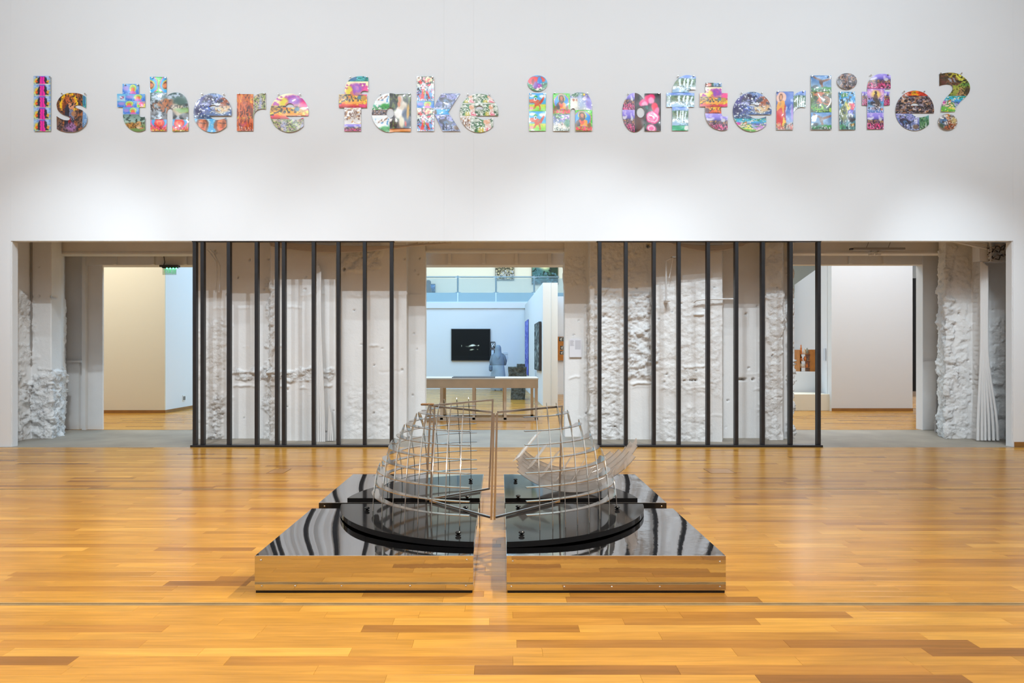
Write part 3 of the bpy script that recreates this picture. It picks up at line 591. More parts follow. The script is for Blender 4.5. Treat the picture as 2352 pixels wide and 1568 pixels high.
M['grey_clay'] = paint('grey_clay', (0.28, 0.26, 0.20, 1), 0.6)
M['old_concrete'] = paint('painted_old_concrete', (0.80, 0.785, 0.775, 1), 0.85, var=(3, 0.03), bump=(55, 0.45, 0.006), spec=0.2)
_nt = M['old_concrete'].node_tree
_b = _nt.nodes['Principled BSDF']
_bp0 = [n for n in _nt.nodes if n.type == 'BUMP'][0]
_at = _nt.nodes.new('ShaderNodeAttribute'); _at.attribute_name = 'rough'
_n = _nt.nodes.new('ShaderNodeTexNoise'); _n.inputs['Scale'].default_value = 26; _n.inputs['Detail'].default_value = 9; _n.inputs['Roughness'].default_value = .62
_g = [n for n in _nt.nodes if n.type == 'NEW_GEOMETRY'][0]
_nt.links.new(_g.outputs['Position'], _n.inputs['Vector'])
_mu = _nt.nodes.new('ShaderNodeMath'); _mu.operation = 'MULTIPLY'
_nt.links.new(_n.outputs['Fac'], _mu.inputs[0]); _nt.links.new(_at.outputs['Fac'], _mu.inputs[1])
_b2 = _nt.nodes.new('ShaderNodeBump'); _b2.inputs['Strength'].default_value = .85; _b2.inputs['Distance'].default_value = .03
_nt.links.new(_mu.outputs[0], _b2.inputs['Height']); _nt.links.new(_bp0.outputs[0], _b2.inputs['Normal'])
_nt.links.new(_b2.outputs[0], _b.inputs['Normal'])

# ------------------------------------------------------------------ the hall: wall, floor, ceiling
YW, YB = 10.16, 10.28            # front and back of the lettered wall
XL, XR = -7.27, 7.646            # opening
ZT = 3.065
wb = MB()
wb.box(-9.3, XL, YW, YB, 0, 7.6)
wb.box(XR, 9.3, YW, YB, 0, 7.6)
wall = struct(MB().build('wall_back', M['white']))
# the wall is sheeted with tall boards whose joints show faintly
joints = [-9.3, XL, XX(1020, YW), XX(1088, YW), XX(1252, YW), XR, 9.3]
for i in range(len(joints) - 1):
    a, b = joints[i] + 0.0003, joints[i + 1] - 0.0003
    z0 = 0 if i in (0, len(joints) - 2) else ZT
    MB().box(a, b, YW, YB, z0, 7.6).build('wall_board', M['white'], wall)
jm = MB()
jm.box(XL, XL + 0.012, YW + 0.012, YB + 0.01, 0, ZT - 0.004)
jm.box(XR - 0.012, XR, YW + 0.012, YB + 0.01, 0, ZT - 0.004)
struct(jm.build('trim_1', M['jamb']))
struct(MB().box(XR + 0.014, 9.3, YW - 0.014, YW, 0, 0.075).build('baseboard_back', M['baseboard']))
struct(MB().box(-9.42, -9.3, -4, 10.28, 0, 7.6).build('wall_left', M['white']))
struct(MB().box(9.3, 9.42, -4, 10.28, 0, 7.6).build('wall_right', M['white']))
struct(MB().box(-9.42, 9.42, -4.12, -4, 0, 7.6).build('wall_front', M['white']))
struct(MB().box(-9.42, 9.42, -4.12, 10.28, 7.6, 7.7).build('ceiling', M['ceiling']))

# oak floor: planks laid across the view, each a piece of its own near the eye
floor = struct(MB().box(-9.42, 9.42, -4.12, 10.115, -0.06, -0.012).build('floor', M['baseboard']))
PW = 0.0905
GAPY = [(3.785, 3.83), (7.00, 7.04)]     # metal strips let into the floor
rows = []
y = 3.785 - PW
while y > -4.0:
    rows.append(y); y -= PW
y = 3.83
while y + PW <= 7.0:
    rows.append(y); y += PW
y0_, n_ = 7.04, int(round((10.115 - 7.04) / PW))
rows += [y0_ + i * (10.115 - 7.04) / n_ for i in range(n_)]
rows.sort()
LENS = [0.5, 0.7, 0.9, 1.1, 1.3]
plank_mesh = {}
def plank_me(L):
    if L not in plank_mesh:
        g, c = 0.0003, 0.0006
        m = MB()
        x0, x1, a, b = g, L - g, g, PW - g
        m.add([(x0, a, -0.012), (x1, a, -0.012), (x1, b, -0.012), (x0, b, -0.012),
               (x0, a, -c), (x1, a, -c), (x1, b, -c), (x0, b, -c),
               (x0 + c, a + c, 0), (x1 - c, a + c, 0), (x1 - c, b - c, 0), (x0 + c, b - c, 0)],
              [(0, 1, 5, 4), (1, 2, 6, 5), (2, 3, 7, 6), (3, 0, 4, 7), (4, 5, 9, 8), (5, 6, 10, 9), (6, 7, 11, 10), (7, 4, 8, 11), (8, 9, 10, 11)])
        me = bpy.data.meshes.new('plank')
        me.from_pydata(m.v, [], m.f)
        me.materials.append(M['plank'])
        plank_mesh[L] = me
    return plank_mesh[L]
rng = random.Random(21)
near, fv, ff, ft = 0, [], [], []
for y in rows:
    x = -9.4 + rng.random() * 0.9 - 0.9
    vis_l, vis_r = -0.7315 * (y + PW), 0.7685 * (y + PW)
    while x < 9.4:
        L = rng.choice(LENS)
        if near < 300 and y > 2.80 and x + L > vis_l and x < vis_r:
            o = bpy.data.objects.new('plank', plank_me(L))
            o.location = (x, y, 0)
            COL.objects.link(o)
            o.parent = floor
            near += 1
        else:
            a, b = max(x, -9.4), min(x + L, 9.4)
            if b - a > 0.02:
                g = 0.0004
                n = len(fv)
                fv += [(a + g, y + g, 0), (b - g, y + g, 0), (b - g, y + PW - g, 0), (a + g, y + PW - g, 0),
                       (a + g, y + g, -.012), (b - g, y + g, -.012), (b - g, y + PW - g, -.012), (a + g, y + PW - g, -.012)]
                ff += [(n, n + 1, n + 2, n + 3), (n + 4, n + 5, n + 1, n), (n + 5, n + 6, n + 2, n + 1), (n + 6, n + 7, n + 3, n + 2), (n + 7, n + 4, n, n + 3)]
                ft += [rng.random()] * 8
        x += L
me = bpy.data.meshes.new('distant_planks')
me.from_pydata(fv, [], ff)
me.attributes.new('tone', 'FLOAT', 'POINT').data.foreach_set('value', ft)
me.materials.append(M['planks'])
o = bpy.data.objects.new('distant_planks', me)
COL.objects.link(o)
o.parent = floor
o['kind'] = 'stuff'

for k, (a, b) in enumerate(GAPY):
    m = MB()
    m.box(-9.3, 9.3, a + 0.001, a + 0.016, -0.012, 0.0005)
    m.box(-9.3, 9.3, a + 0.019, b - 0.019 if k == 0 else b - 0.015, -0.012, -0.002)
    m.box(-9.3, 9.3, b - 0.016 if k == 0 else b - 0.012, b - 0.001, -0.012, 0.0005)
    struct(m.build('trim_%d' % (2 + k), M['brass']))
# flush lids of two floor boxes
for x0, x1, ya, yb, lab in ((XX(613, 7.95), XX(664, 8.15), 7.93, 8.23, 'flush wooden floor box lid in front of the left bar screen'),
                            (XX(1632, 7.95), XX(1684, 8.05), 7.93, 8.23, 'flush wooden floor box lid in front of the right bar screen')):
    h = MB()
    for u0, u1, w0, w1 in ((x0, x1, ya, ya + .005), (x0, x1, yb - .005, yb), (x0, x0 + .005, ya, yb), (x1 - .005, x1, ya, yb)):
        h.box(u0, u1, w0, w1, 0.0002, 0.0018)
    t = empty('floor_box', (x0, ya, 0), lab, 'floor box')
    h.build('lid_frame', M['lid_edge'], t)
    MB().box(x0 + .006, x1 - .006, ya + .006, yb - .006, 0.0002, 0.0016).build('lid', M['planks_lid'], t)

# ------------------------------------------------------------------ the niche behind the opening
struct(MB().box(-9.5, 9.5, 10.115, 12.42, -0.06, -0.002).build('floor_niche', M['grey_concrete']))
struct(MB().box(-9.5, 9.5, YB, 12.7, 3.62, 3.7).build('ceiling_niche', M['niche_paint']))
struct(MB().box(-8.0, -7.8, YB, 11.3, 0, 3.62).build('wall_niche_left', M['niche_paint']))
struct(MB().box(8.62, 8.8, YB, 12.6, 0, 3.62).build('wall_niche_right', M['niche_paint']))

def rough_wall(name, plan, blobs, base=0.006, step=0.016, z1=3.62, seed=3, pits=(), ledges=()):
    """old concrete wall: plan points in plan view, swept upwards and broken up; blobs = (x0, x1, z0, z1, depth, soft)"""
    P = [Vector((p[0], p[1])) for p in plan]
    xs, ys, nx, ny = [], [], [], []
    for i in range(len(P) - 1):
        a, b = P[i], P[i + 1]
        L = (b - a).length
        n = max(1, int(L / step))
        d = (b - a) / L
        nn = (d.y, -d.x)
        for k in range(n):
            t = k / n
            p = a + (b - a) * t
            xs.append(p.x); ys.append(p.y); nx.append(nn[0]); ny.append(nn[1])
    xs.append(P[-1].x); ys.append(P[-1].y); nx.append(nx[-1]); ny.append(ny[-1])
    nx, ny = np.array(nx), np.array(ny)
    # soften normals at corners
    k = np.array([.25, .5, .25])
    nx = np.convolve(np.pad(nx, 1, 'edge'), k, 'valid'); ny = np.convolve(np.pad(ny, 1, 'edge'), k, 'valid')
    ln = np.sqrt(nx ** 2 + ny ** 2) + 1e-6
    nx, ny = nx / ln, ny / ln
    nz = int(z1 / step)
    zs = np.linspace(0, z1, nz + 1)
    X, Z = np.meshgrid(np.array(xs), zs)
    Y, _ = np.meshgrid(np.array(ys), zs)
    NX, _ = np.meshgrid(nx, zs)
    NY, _ = np.meshgrid(ny, zs)
    disp = base * (fbm(X * 7, Y * 7, Z * 4, seed, 4) - 0.5) * 1.2 + .004 * (fbm(X * 34, Y * 34, Z * 34, seed + 3, 3) - .5)
    rough = np.zeros(X.shape)
    for (x0, x1, z0, z1b, dep, soft) in blobs:
        e = 0.30 * (fbm(X * 6, Y * 6, Z * 6, seed + 5, 4) - 0.5)
        soft = soft * .6
        m = smooth(0, soft, X - x0 + e) * smooth(0, soft, x1 - X + e) * smooth(0, soft, Z - z0 + e) * smooth(0, soft, z1b - Z + e)
        rough = np.maximum(rough, m * min(1, dep / .035))
        n1 = fbm(X * 7, Y * 7, Z * 11, seed + 11, 6)
        n2 = fbm(X * 13 + 5, Y * 13, Z * 19, seed + 23, 5)
        chips = smooth(.50, .535, n1) * .45 + smooth(.56, .59, n2) * .30 - smooth(.60, .64, 1 - n1) * .35      # broken, stepped faces
        disp = disp + m * dep * (chips + .5 * (n1 - .5) + .5 * (n2 - .5)) + m * min(dep, .03) * .7 * (.5 - np.abs(fbm(X * 30, Y * 30, Z * 38, seed + 29, 3) - .5) * 3)
    for (x0, x1, zc, dep) in ledges:          # horizontal shuttering lines and small ledges
        zw = zc + 0.07 * (fbm(X * 7, 0 * X, 0 * X, seed + 41, 4) - 0.5)
        m = smooth(0, .04, X - x0) * smooth(0, .04, x1 - X) * smooth(.40, .56, fbm(X * 8, Z * 8, 0 * X, seed + 47, 3))
        disp = disp + .8 * m * dep * np.exp(-((Z - zw) / 0.018) ** 2)
    for (px_, pz, pr, dep) in pits:
        disp = disp - dep * np.exp(-(((X - px_) ** 2 + (Z - pz) ** 2) / pr ** 2) ** 2)
    X = X + NX * disp
    Y = Y + NY * disp
    m_ = len(xs)
    co = np.stack([X, Y, Z], -1).reshape(-1, 3)
    i, j = np.meshgrid(np.arange(nz), np.arange(m_ - 1), indexing='ij')
    a = (i * m_ + j).ravel()
    fs = np.stack([a, a + 1, a + 1 + m_, a + m_], -1)
    me = bpy.data.meshes.new(name)
    me.vertices.add(len(co)); me.vertices.foreach_set('co', co.ravel())
    me.loops.add(fs.size); me.loops.foreach_set('vertex_index', fs.ravel())
    me.polygons.add(len(fs)); me.polygons.foreach_set('loop_start', np.arange(len(fs)) * 4)
    me.update(calc_edges=True)
    me.attributes.new('rough', 'FLOAT', 'POINT').data.foreach_set('value', rough.ravel().astype(np.float32))
    me.shade_smooth()
    me.materials.append(M['old_concrete'])
    o = bpy.data.objects.new(name, me)
    COL.objects.link(o)
    return struct(o)

def PL(*pts):
    return [(XX(px, D), D) for px, D in pts]
rr = random.Random(5)
def rand_pits(x0, x1, n):
    return [(rr.uniform(x0, x1), rr.uniform(0.1, 3.1), rr.uniform(.008, .018), .05) for _ in range(n)]

# left end column
p = PL((20, 10.66), (50, 10.95), (72, 11.15), (118, 11.15), (141, 11.5)) + [(XX(150, 12.55), 12.55)]
rough_wall('wall_column_left', p, [(XX(60, 11.1), XX(150, 11.3), -.3, 1.12, .042, .1), (-8, XX(66, 11), .2, 2.4, .03, .2)], seed=2,
           ledges=[(-8, XX(72, 11), 2.05, .01)], pits=rand_pits(-7.9, -7.3, 8))
# middle left wall
p = [(XX(455, 11.12), 12.5)] + PL((455, 11.12), (521, 11.10), (522, 11.17), (621, 11.17), (622, 10.88), (771, 10.88), (772, 11.12), (934, 11.12), (937, 11.45), (977, 11.45)) + [(XX(977, 11.45), 11.62)]
rough_wall('wall_middle_left', p,
           [(XX(450, 11.1), XX(524, 11.1), -.3, 2.0, .02, .16), (XX(480, 11.1), XX(518, 11.1), -.3, .8, .04, .1), (XX(600, 11), XX(636, 10.9), -.3, 2.6, .03, .1), (XX(772, 11), XX(905, 11), -.2, 1.0, .012, .3),
            (XX(530, 11), XX(770, 11), .95, 1.15, .04, .08), (XX(780, 11), XX(880, 11.1), 2.7, 3.3, .03, .2)],
           seed=4, ledges=[(XX(524, 11.1), XX(770, 11), 1.08, .04), (XX(524, 11), XX(770, 11), .86, .035), (XX(480, 11), XX(700, 11), 2.13, .014), (XX(640, 11), XX(930, 11.1), 2.33, .012), (XX(780, 11.1), XX(930, 11.1), 1.08, -.01), (XX(558, 11.2), XX(582, 11.2), 1.5, .02), (XX(642, 11), XX(676, 11), 1.5, .02), (XX(846, 11.1), XX(872, 11.1), 1.5, .03), (XX(938, 11.5), XX(975, 11.5), 2.36, .03), (XX(938, 11.5), XX(975, 11.5), 2.62, .012)],
           pits=rand_pits(-4.8, -1.3, 46) + [(XX(790, 11.12), ZZ(618, 11.12), .02, .1), (XX(620, 11.1), ZZ(569, 11.1), .016, .08), (XX(620, 11.1), ZZ(618, 11.1), .016, .08)])
# middle right wall
p = [(XX(1297, 11.4), 11.6)] + PL((1297, 11.4), (1351, 11.4), (1355, 11.08), (1500, 11.04), (1502, 10.84), (1659, 10.74), (1661, 11.22), (1756, 11.22), (1758, 10.98), (1797, 10.98), (1801, 11.14), (1812, 11.14), (1814, 11.06), (1821, 11.06)) + [(XX(1821, 11.06), 12.5)]
rough_wall('wall_middle_right', p,
           [(XX(1348, 11), XX(1436, 11.1), -.3, 2.46, .028, .14), (XX(1436, 11), XX(1500, 11), .95, 2.4, .055, .14), (XX(1354, 11), XX(1500, 11), 2.4, 3.4, .02, .2), (XX(1500, 10.8), XX(1660, 10.8), .7, 2.6, .014, .2), (XX(1500, 10.8), XX(1640, 10.8), -.2, .6, .016, .2),
            (XX(1756, 11), XX(1800, 11), -.3, 3.4, .026, .1), (XX(1815, 11), XX(1850, 11), -.2, 1.35, .06, .1), (XX(1808, 11), XX(1850, 11), 1.2, 3.4, .03, .1), (XX(1290, 11.4), XX(1350, 11.4), 2.5, 3.0, .02, .1)],
           seed=9, ledges=[(XX(1302, 11.4), XX(1350, 11.4), .99, .025), (XX(1440, 11), XX(1500, 11), .90, .05), (XX(1360, 11), XX(1660, 11), .85, .012), (XX(1566, 10.8), XX(1620, 10.8), 2.0, .05), (XX(1566, 10.8), XX(1622, 10.8), 1.18, .035), (XX(1560, 10.8), XX(1660, 10.8), .4, .01), (XX(1660, 11), XX(1756, 11.2), 1.05, .01), (XX(1305, 11.4), XX(1350, 11.4), .30, .012), (XX(1718, 11.2), XX(1750, 11.2), .8, .03)],
           pits=rand_pits(1.2, 4.7, 40) + [(XX(q, 11.2), ZZ(871, 11.2), .022, .1) for q in (1699, 1704, 1709, 1712, 1731)] + [(XX(q, 10.8), ZZ(873, 10.8), .018, .08) for q in (1585, 1590, 1597)] + [(XX(1490, 11.04), ZZ(564, 11.04), .03, .12), (XX(1773, 11), ZZ(816, 11), .016, .08), (XX(1350, 11.2), ZZ(951, 11.2), .014, .08)])
# right end column
p = [(XX(2160, 12.55), 12.55)] + PL((2156, 11.5), (2172, 11.14), (2233, 11.14), (2251, 10.92), (2263, 10.9), (2265, 11.08), (2352, 11.08), (2420, 11.0))
rough_wall('wall_column_right', p,
           [(XX(2140, 11.3), XX(2190, 11.2), -.3, 3.15, .03, .1), (XX(2190, 11.1), XX(2240, 11.1), -.3, 3.0, .02, .2), (XX(2270, 11), XX(2400, 11), -.3, 2.0, .03, .3)], seed=14,
           ledges=[(XX(2266, 11.1), XX(2400, 11), 1.0, -.02)], pits=[(XX(2231 + rr.uniform(-2, 2), 11.14), ZZ(q, 11.14), .009, .014) for q in range(630, 1000, 11)] + rand_pits(7.3, 8.2, 20))

# plain infill walls, studs and beams of the niche
def nbox(name, px0, px1, D0, D1, z0, z1, mat='niche_paint', Dx=None):
    Dx = Dx or D0
    return struct(MB().box(XX(px0, Dx), XX(px1, Dx), D0, D1, z0, z1).build(name, M[mat]))
nbox('wall_recess_left', 60, 192, 12.55, 12.65, 0, 3.62)
nbox('wall_recess_left_side', 192, 235.5, 12.48, 12.52, 0, 3.62)
nbox('trim_4', 188, 196, 12.40, 12.55, 0, 3.62)
nbox('trim_5', 142, 181, 12.50, 12.55, 0.0, 1.22)
nbox('trim_6', 141, 186, 12.47, 12.55, 1.22, 1.26)
xj = XX(2104, 12.60)
struct(MB().box(xj + .012, XX(2230, 12.45), 12.45, 12.6, 0, 3.62).build('wall_recess_right', M['niche_paint']))
struct(MB().box(xj, xj + .012, 12.40, 12.60, 0, 3.62).build('trim_7', M['jamb']))
struct(MB().box(XX(71.4, 11.13), XX(72.8, 11.13), 11.11, 11.16, 1.2, 3.6).build('trim_41', M['grey_plastic']))
nbox('trim_8', 2121, 2150, 12.42, 12.45, 0, 1.25)
hd = MB().box(XX(200, 12.45), XX(560, 12.45), 12.42, 12.76, 2.998, 3.62)
struct(hd.build('wall_header_left', M['niche_paint']))
hd = MB().box(XX(960, 11.7), XX(1310, 11.7), 11.72, 12.06, 2.907, 3.62)
struct(hd.build('wall_header_middle', M['niche_paint']))
hd = MB().box(XX(1800, 12.42), XX(2119, 12.42), 12.42, 12.6, 3.005, 3.62)
struct(hd.build('wall_header_right', M['niche_paint']))
# short wooden ribs on the headers
k = 9
for px_, D, zb in [(266, 12.42, 3.0), (353, 12.42, 3.0), (427, 12.42, 3.0), (1033, 11.72, 2.93), (1111, 11.72, 2.93), (1186, 11.72, 2.93), (1262, 11.72, 2.93), (1952, 12.42, 3.02), (2030, 12.42, 3.02)]:
    struct(MB().box(XX(px_ - 3.5, D), XX(px_ + 3.5, D), D - 0.05, D, zb, 3.62).build('trim_%d' % k, M['niche_paint']))
    k += 1
for nm, a, b, D0, zb in (('left', -8.3, XX(520, 11.65), 11.62, 3.105), ('middle', XX(930, 11.5), XX(1330, 11.5), 11.5, 3.13), ('right', XX(1790, 11.65), 8.7, 11.62, 3.115)):
    m = MB().box(a, b, D0, D0 + 0.22, zb, 3.62)
    m.box(a, b, D0 - 0.02, D0 + 0.24, zb - 0.03, zb)
    struct(m.build('trim_%d' % k, M['niche_paint'])); k += 1

# ------------------------------------------------------------------ rooms behind
struct(MB().box(-16, 16, 12.42, 32, -0.06, -0.012).build('floor_rooms', M['baseboard']))
# planks of the rooms behind (too far away to tell apart singly)
fv, ff, ft = [], [], []
y = 12.42
while y < 26.4:
    x = -13 + rng.random()
    while x < 13:
        L = rng.choice(LENS)
        if abs(x) < 0.85 * y * 0.86:
            n = len(fv)
            g = 0.0007
            fv += [(x + g, y + g, 0), (x + L - g, y + g, 0), (x + L - g, y + PW - g, 0), (x + g, y + PW - g, 0)]
            ff.append((n, n + 1, n + 2, n + 3))
            ft += [rng.random()] * 4
        x += L
    y += PW
me = bpy.data.meshes.new('distant_planks')
me.from_pydata(fv, [], ff)
me.attributes.new('tone', 'FLOAT', 'POINT').data.foreach_set('value', ft)
me.materials.append(M['planks'])
o = bpy.data.objects.new('distant_planks', me)
COL.objects.link(o)
o.parent = bpy.data.objects['floor_rooms']
o['kind'] = 'stuff'
struct(MB().box(-16, 16, 12.6, 32, 6.6, 6.7).build('ceiling_rooms', M['ceiling']))
struct(MB().box(-16.1, -16, 12.5, 32, 0, 6.7).build('wall_rooms_left', M['room_white']))
struct(MB().box(16, 16.1, 12.5, 32, 0, 6.7).build('wall_rooms_right', M['room_white']))
struct(MB().box(-16, 16, 12.6, 12.7, 3.62, 6.7).add([], []).build('wall_rooms_front', M['room_white']))
fr = MB()
fr.box(-16, -8.6, 12.62, 12.7, 0, 3.62).box(8.8, 16, 12.62, 12.7, 0, 3.62)
struct(fr.build('wall_rooms_front_low', M['room_white']))
# left room: block with warm lamplight painted into its front, and its baseboard
struct(MB().box(-15.9, -7.77, 15.9, 26.3, 0, 6.6).build('wall_left_room', M['room_white']))
struct(MB().box(-15.9, -7.77, 15.86, 15.9, 0, 6.6).build('wall_left_room_warm_lit', M['cream']))
m = MB().box(-15.9, -7.765, 15.84, 15.86, 0, 0.07).box(-7.77, -7.75, 15.84, 26.3, 0, 0.07)
struct(m.build('baseboard_left_room', M['baseboard']))
t = empty('wall_outlet', (-7.765, XX(422, 1) and 16.86, 0.29), 'small white wall outlet low on the bluish wall seen through the left doorway', 'outlet')
yo = 7.77 * F / (1147 - 422)
t.location = (-7.765, yo, 0.24)
MB().box(-7.769, -7.757, yo - .07, yo + .07, .22, .36).build('cover_plate', M['outlet'], t)
for dy in (-.03, .03):
    MB().box(-7.757, -7.753, yo + dy - .018, yo + dy + .018, .24, .33).build('socket', M['dark_fitting'], t)

# middle room: far wall, gallery above it, partition on the right
struct(MB().box(-7.7, 16, 26.4, 26.55, 0, 3.34).build('wall_middle_room', M['room_white']))
struct(MB().box(-7.7, 16, 26.36, 30.2, 3.34, 3.72).build('floor_gallery', M['slab']))
struct(MB().box(-7.7, 16, 26.33, 26.4, 3.12, 3.34).build('trim_%d' % k, M['room_white'])); k += 1
struct(MB().box(-16, 16, 30.2, 30.4, 0, 6.6).build('wall_gallery', M['cream_white']))
# partition: end face and long side
pa, pb, pc = XX(1247, 18.0), XX(1281, 18.0), XX(1206, 26.35)
zp = ZZ(649, 18.0)
pt = MB().prism([(pa, 18.0), (pb, 18.0), (pb + 0.5, 26.35), (pc, 26.35)], 0, zp)
struct(pt.build('wall_partition', M['room_white']))
struct(MB().box(pa + .22, pa + .235, 17.985, 18.0, 0, zp).build('trim_%d' % k, M['room_grey'])); k += 1
# wall further right
struct(MB().box(pb + 0.02, 7.9, 23.0, 23.15, 0, 3.3).build('wall_far_right', M['room_white']))
# right room: grey screen wall, angled white wall beyond, black sheet for the unlit room behind
sx0, sx1 = XX(1910, 16.4), XX(2096, 16.4)
struct(MB().box(sx0, sx1, 16.4, 16.6, 0, 6.6).build('wall_right_room', M['room_grey']))
struct(MB().box(sx0, sx1, 16.38, 16.4, 0, .07).build('baseboard_right_room', M['baseboard']))
struct(MB().prism([(sx0, 16.62), (sx0 + .15, 16.62), (XX(1830, 22.3) + .3, 22.3), (XX(1825, 22.3), 22.3)], 0, ZZ(600, 16.6)).build('wall_right_room_side', M['room_white']))
struct(MB().box(sx1 + 0.0, sx1 + 1.6, 17.4, 17.5, 0.42, 3.3).build('wall_shade_sheet', M['black']))  # black sheet painted in place of the dark room's shade

# ------------------------------------------------------------------ black steel bar screens in the opening
def screen(label, edges, x0px, x1px):
    t = empty('bar_screen', (XX(x0px, 10.2), 10.2, 0), label, 'screen')
    D = 10.17
    for e in edges:            # right edge of each bar's front face, in pixels
        x = XX(e, D)
        MB().bevbox(x - 0.052, x, D, D + 0.08, 0.03, ZT - 0.012, 0.003).build('bar', M['black_steel'], t)
    MB().bevbox(XX(x0px, D), XX(x1px, D), D - 0.05, D + 0.10, -0.002, 0.03, 0.003).build('bottom_rail', M['black_steel'], t)
    MB().box(XX(x0px, D), XX(x1px, D), D + 0.005, D + 0.075, ZT - 0.012, ZT).build('top_rail', M['black_steel'], t)
screen('black steel bar screen left of the sculpture, its first two bars close together',
       [450.2, 468, 528.5, 592.5, 639, 655, 723.5, 780.5, 841, 903], 440, 905)
screen('black steel bar screen right of the sculpture, nine widely spaced bars',
       [1381.8, 1442.3, 1506.7, 1564, 1631.3, 1696.4, 1757.2, 1821.3, 1885.7], 1371, 1887)

# ------------------------------------------------------------------ four mirror plinths with black boards
CX, CY = -0.055, 5.29
def grid_top(x0, x1, y0, y1, z, sag, n=26):
    m = MB()
    vs, fs = [], []
    for j in range(n + 1):
        for i in range(n + 1):
            u, v = i / n, j / n
            w = math.sin(math.pi * u) * math.sin(math.pi * v)
            q = 0.35 * math.sin(2 * math.pi * u + 1.3 * v) * math.sin(math.pi * v) * math.sin(math.pi * u)
            vs.append((x0 + u * (x1 - x0), y0 + v * (y1 - y0), z - sag * (w + q)))
    for j in range(n):
        for i in range(n):
            a = j * (n + 1) + i
            fs.append((a, a + 1, a + n + 2, a + n + 1))
    return m.add(vs, fs)

def plinth(x0, x1, y0, y1, label, blabel, board_side, screws, knobs):
    ZP = 0.217
    t = empty('mirror_plinth', ((x0 + x1) / 2, (y0 + y1) / 2, 0), label, 'plinth')
    MB().box(x0 + .004, x1 - .004, y0 + .004, y1 - .004, 0, .016).build('base_strip', M['black_matt'], t)
    c = MB()
    c.box(x0 + .003, x1 - .003, y0 + .003, y1 - .003, .016, ZP - .028)
    c.build('core', M['black_matt'], t)
    MB().box(x0, x1, y0 - .0015, y0 + .002, .016, ZP - .001).build('front_sheet', M['mirror'] if y0 < 4.5 else M['dark_mirror2'], t)
    MB().box(x0 - .0015, x0 + .002, y0 + .001, y1, .016, ZP - .001).build('side_sheet', M['mirror'], t)
    MB().box(x1 - .002, x1 + .0015, y0 + .001, y1, .016, ZP - .001).build('side_sheet', M['mirror'], t)
    MB().box(x0, x1, y1 - .002, y1 + .0015, .016, ZP - .001).build('back_sheet', M['mirror'], t)
    grid_top(x0, x1, y0, y1, ZP, 0.012).build('top_sheet', M['dark_mirror' if x1 < 0 else 'dark_mirror_worn'], t, smooth='all')
    e = MB()
    e.box(x0, x1, y0 - .002, y0 + .003, ZP - .001, ZP + .0012)
    e.build('edge_trim', M['edge_bright'], t)
    for sx, sz in screws:
        MB().lathe((sx, y0 - .0015, sz), [(.0065, 0), (.0065, .002), (.004, .004)], 10, 'y').build('screw', M['screw'], t, smooth=True)
    # black board: quarter of a disc of 1.15 m radius, a thing lying on the plinth
    Rb = 1.15
    left, front = x1 < CX + .01, y1 < CY
    xe = x1 - .001 if left else x0 + .001
    ye = y1 - .001 if front else y0 + .001
    pts = []
    sgx, sgy = (-1 if left else 1), (-1 if front else 1)
    a0 = math.acos(max(-1, min(1, abs(xe - CX) / Rb)))
    a1 = math.asin(max(-1, min(1, abs(ye - CY) / Rb)))
    for i in range(41):
        a = a0 + (a1 - a0) * i / 40
        pts.append((CX + sgx * Rb * math.cos(a), CY + sgy * Rb * math.sin(a)))
    pts.append((xe, ye))
    b = tag(MB().prism(pts, ZP + .0015, ZP + .036).build('black_board', M['black_gloss'], None, smooth=True, loc=(xe, ye, ZP)), blabel, 'board', None)
    for kx, ky in knobs:
        t2 = MB().lathe((kx, ky, ZP + .036), [(.018, 0), (.018, .003), (.009, .006), (.010, .009), (.018, .013), (.020, .019), (.014, .025), (.004, .027)], 14)
        o = t2.build('knob', M['black_knob'], None, smooth=True, loc=(kx, ky, ZP + .036))
        o.parent = b
        o.location = Vector((kx, ky, ZP + .036)) - b.location
XA, XB, XC, XD = -1.425, -.154, .044, 1.319
fl = [(-1.39, .190), (-.19, .193), (-1.385, .04), (-1.19, .04), (-.92, .04), (-.52, .041), (-.195, .042)]
frs = [(.078, .185), (1.285, .182), (.07, .037), (.378, .036), (.655, .036), (.935, .036), (1.285, .036)]
ZK = .253
def pk(px, py):
    D = (H - ZK - .012) * F / (py - 810)
    return ((px - 1147) * D / F, D)
plinth(XA, XB, 3.98, 5.19, 'mirror-clad square plinth front left of the sculpture, screws along its front', 'glossy black quarter-round board lying on the front left mirror plinth', 0, fl, [pk(843, 1168), pk(1069.5, 1166), pk(1052.5, 1224)])
plinth(XC, XD, 3.98, 5.19, 'mirror-clad square plinth front right of the sculpture, screws along its front', 'glossy black quarter-round board lying on the front right mirror plinth', 0, frs, [pk(1190, 1164), pk(1198, 1224), pk(1417.6, 1166)])
plinth(XA, XB, 5.39, 6.655, 'mirror-topped square plinth behind the front left one, dark front', 'glossy black quarter-round board lying on the rear left mirror plinth', 0, [(-1.38, .19)], [pk(1081, 1102), pk(1073, 1141)])
plinth(XC, XD, 5.39, 6.655, 'mirror-topped square plinth behind the front right one, dark front', 'glossy black quarter-round board lying on the rear right mirror plinth', 0, [(1.28, .19)], [pk(1184, 1102), pk(1190, 1140)])

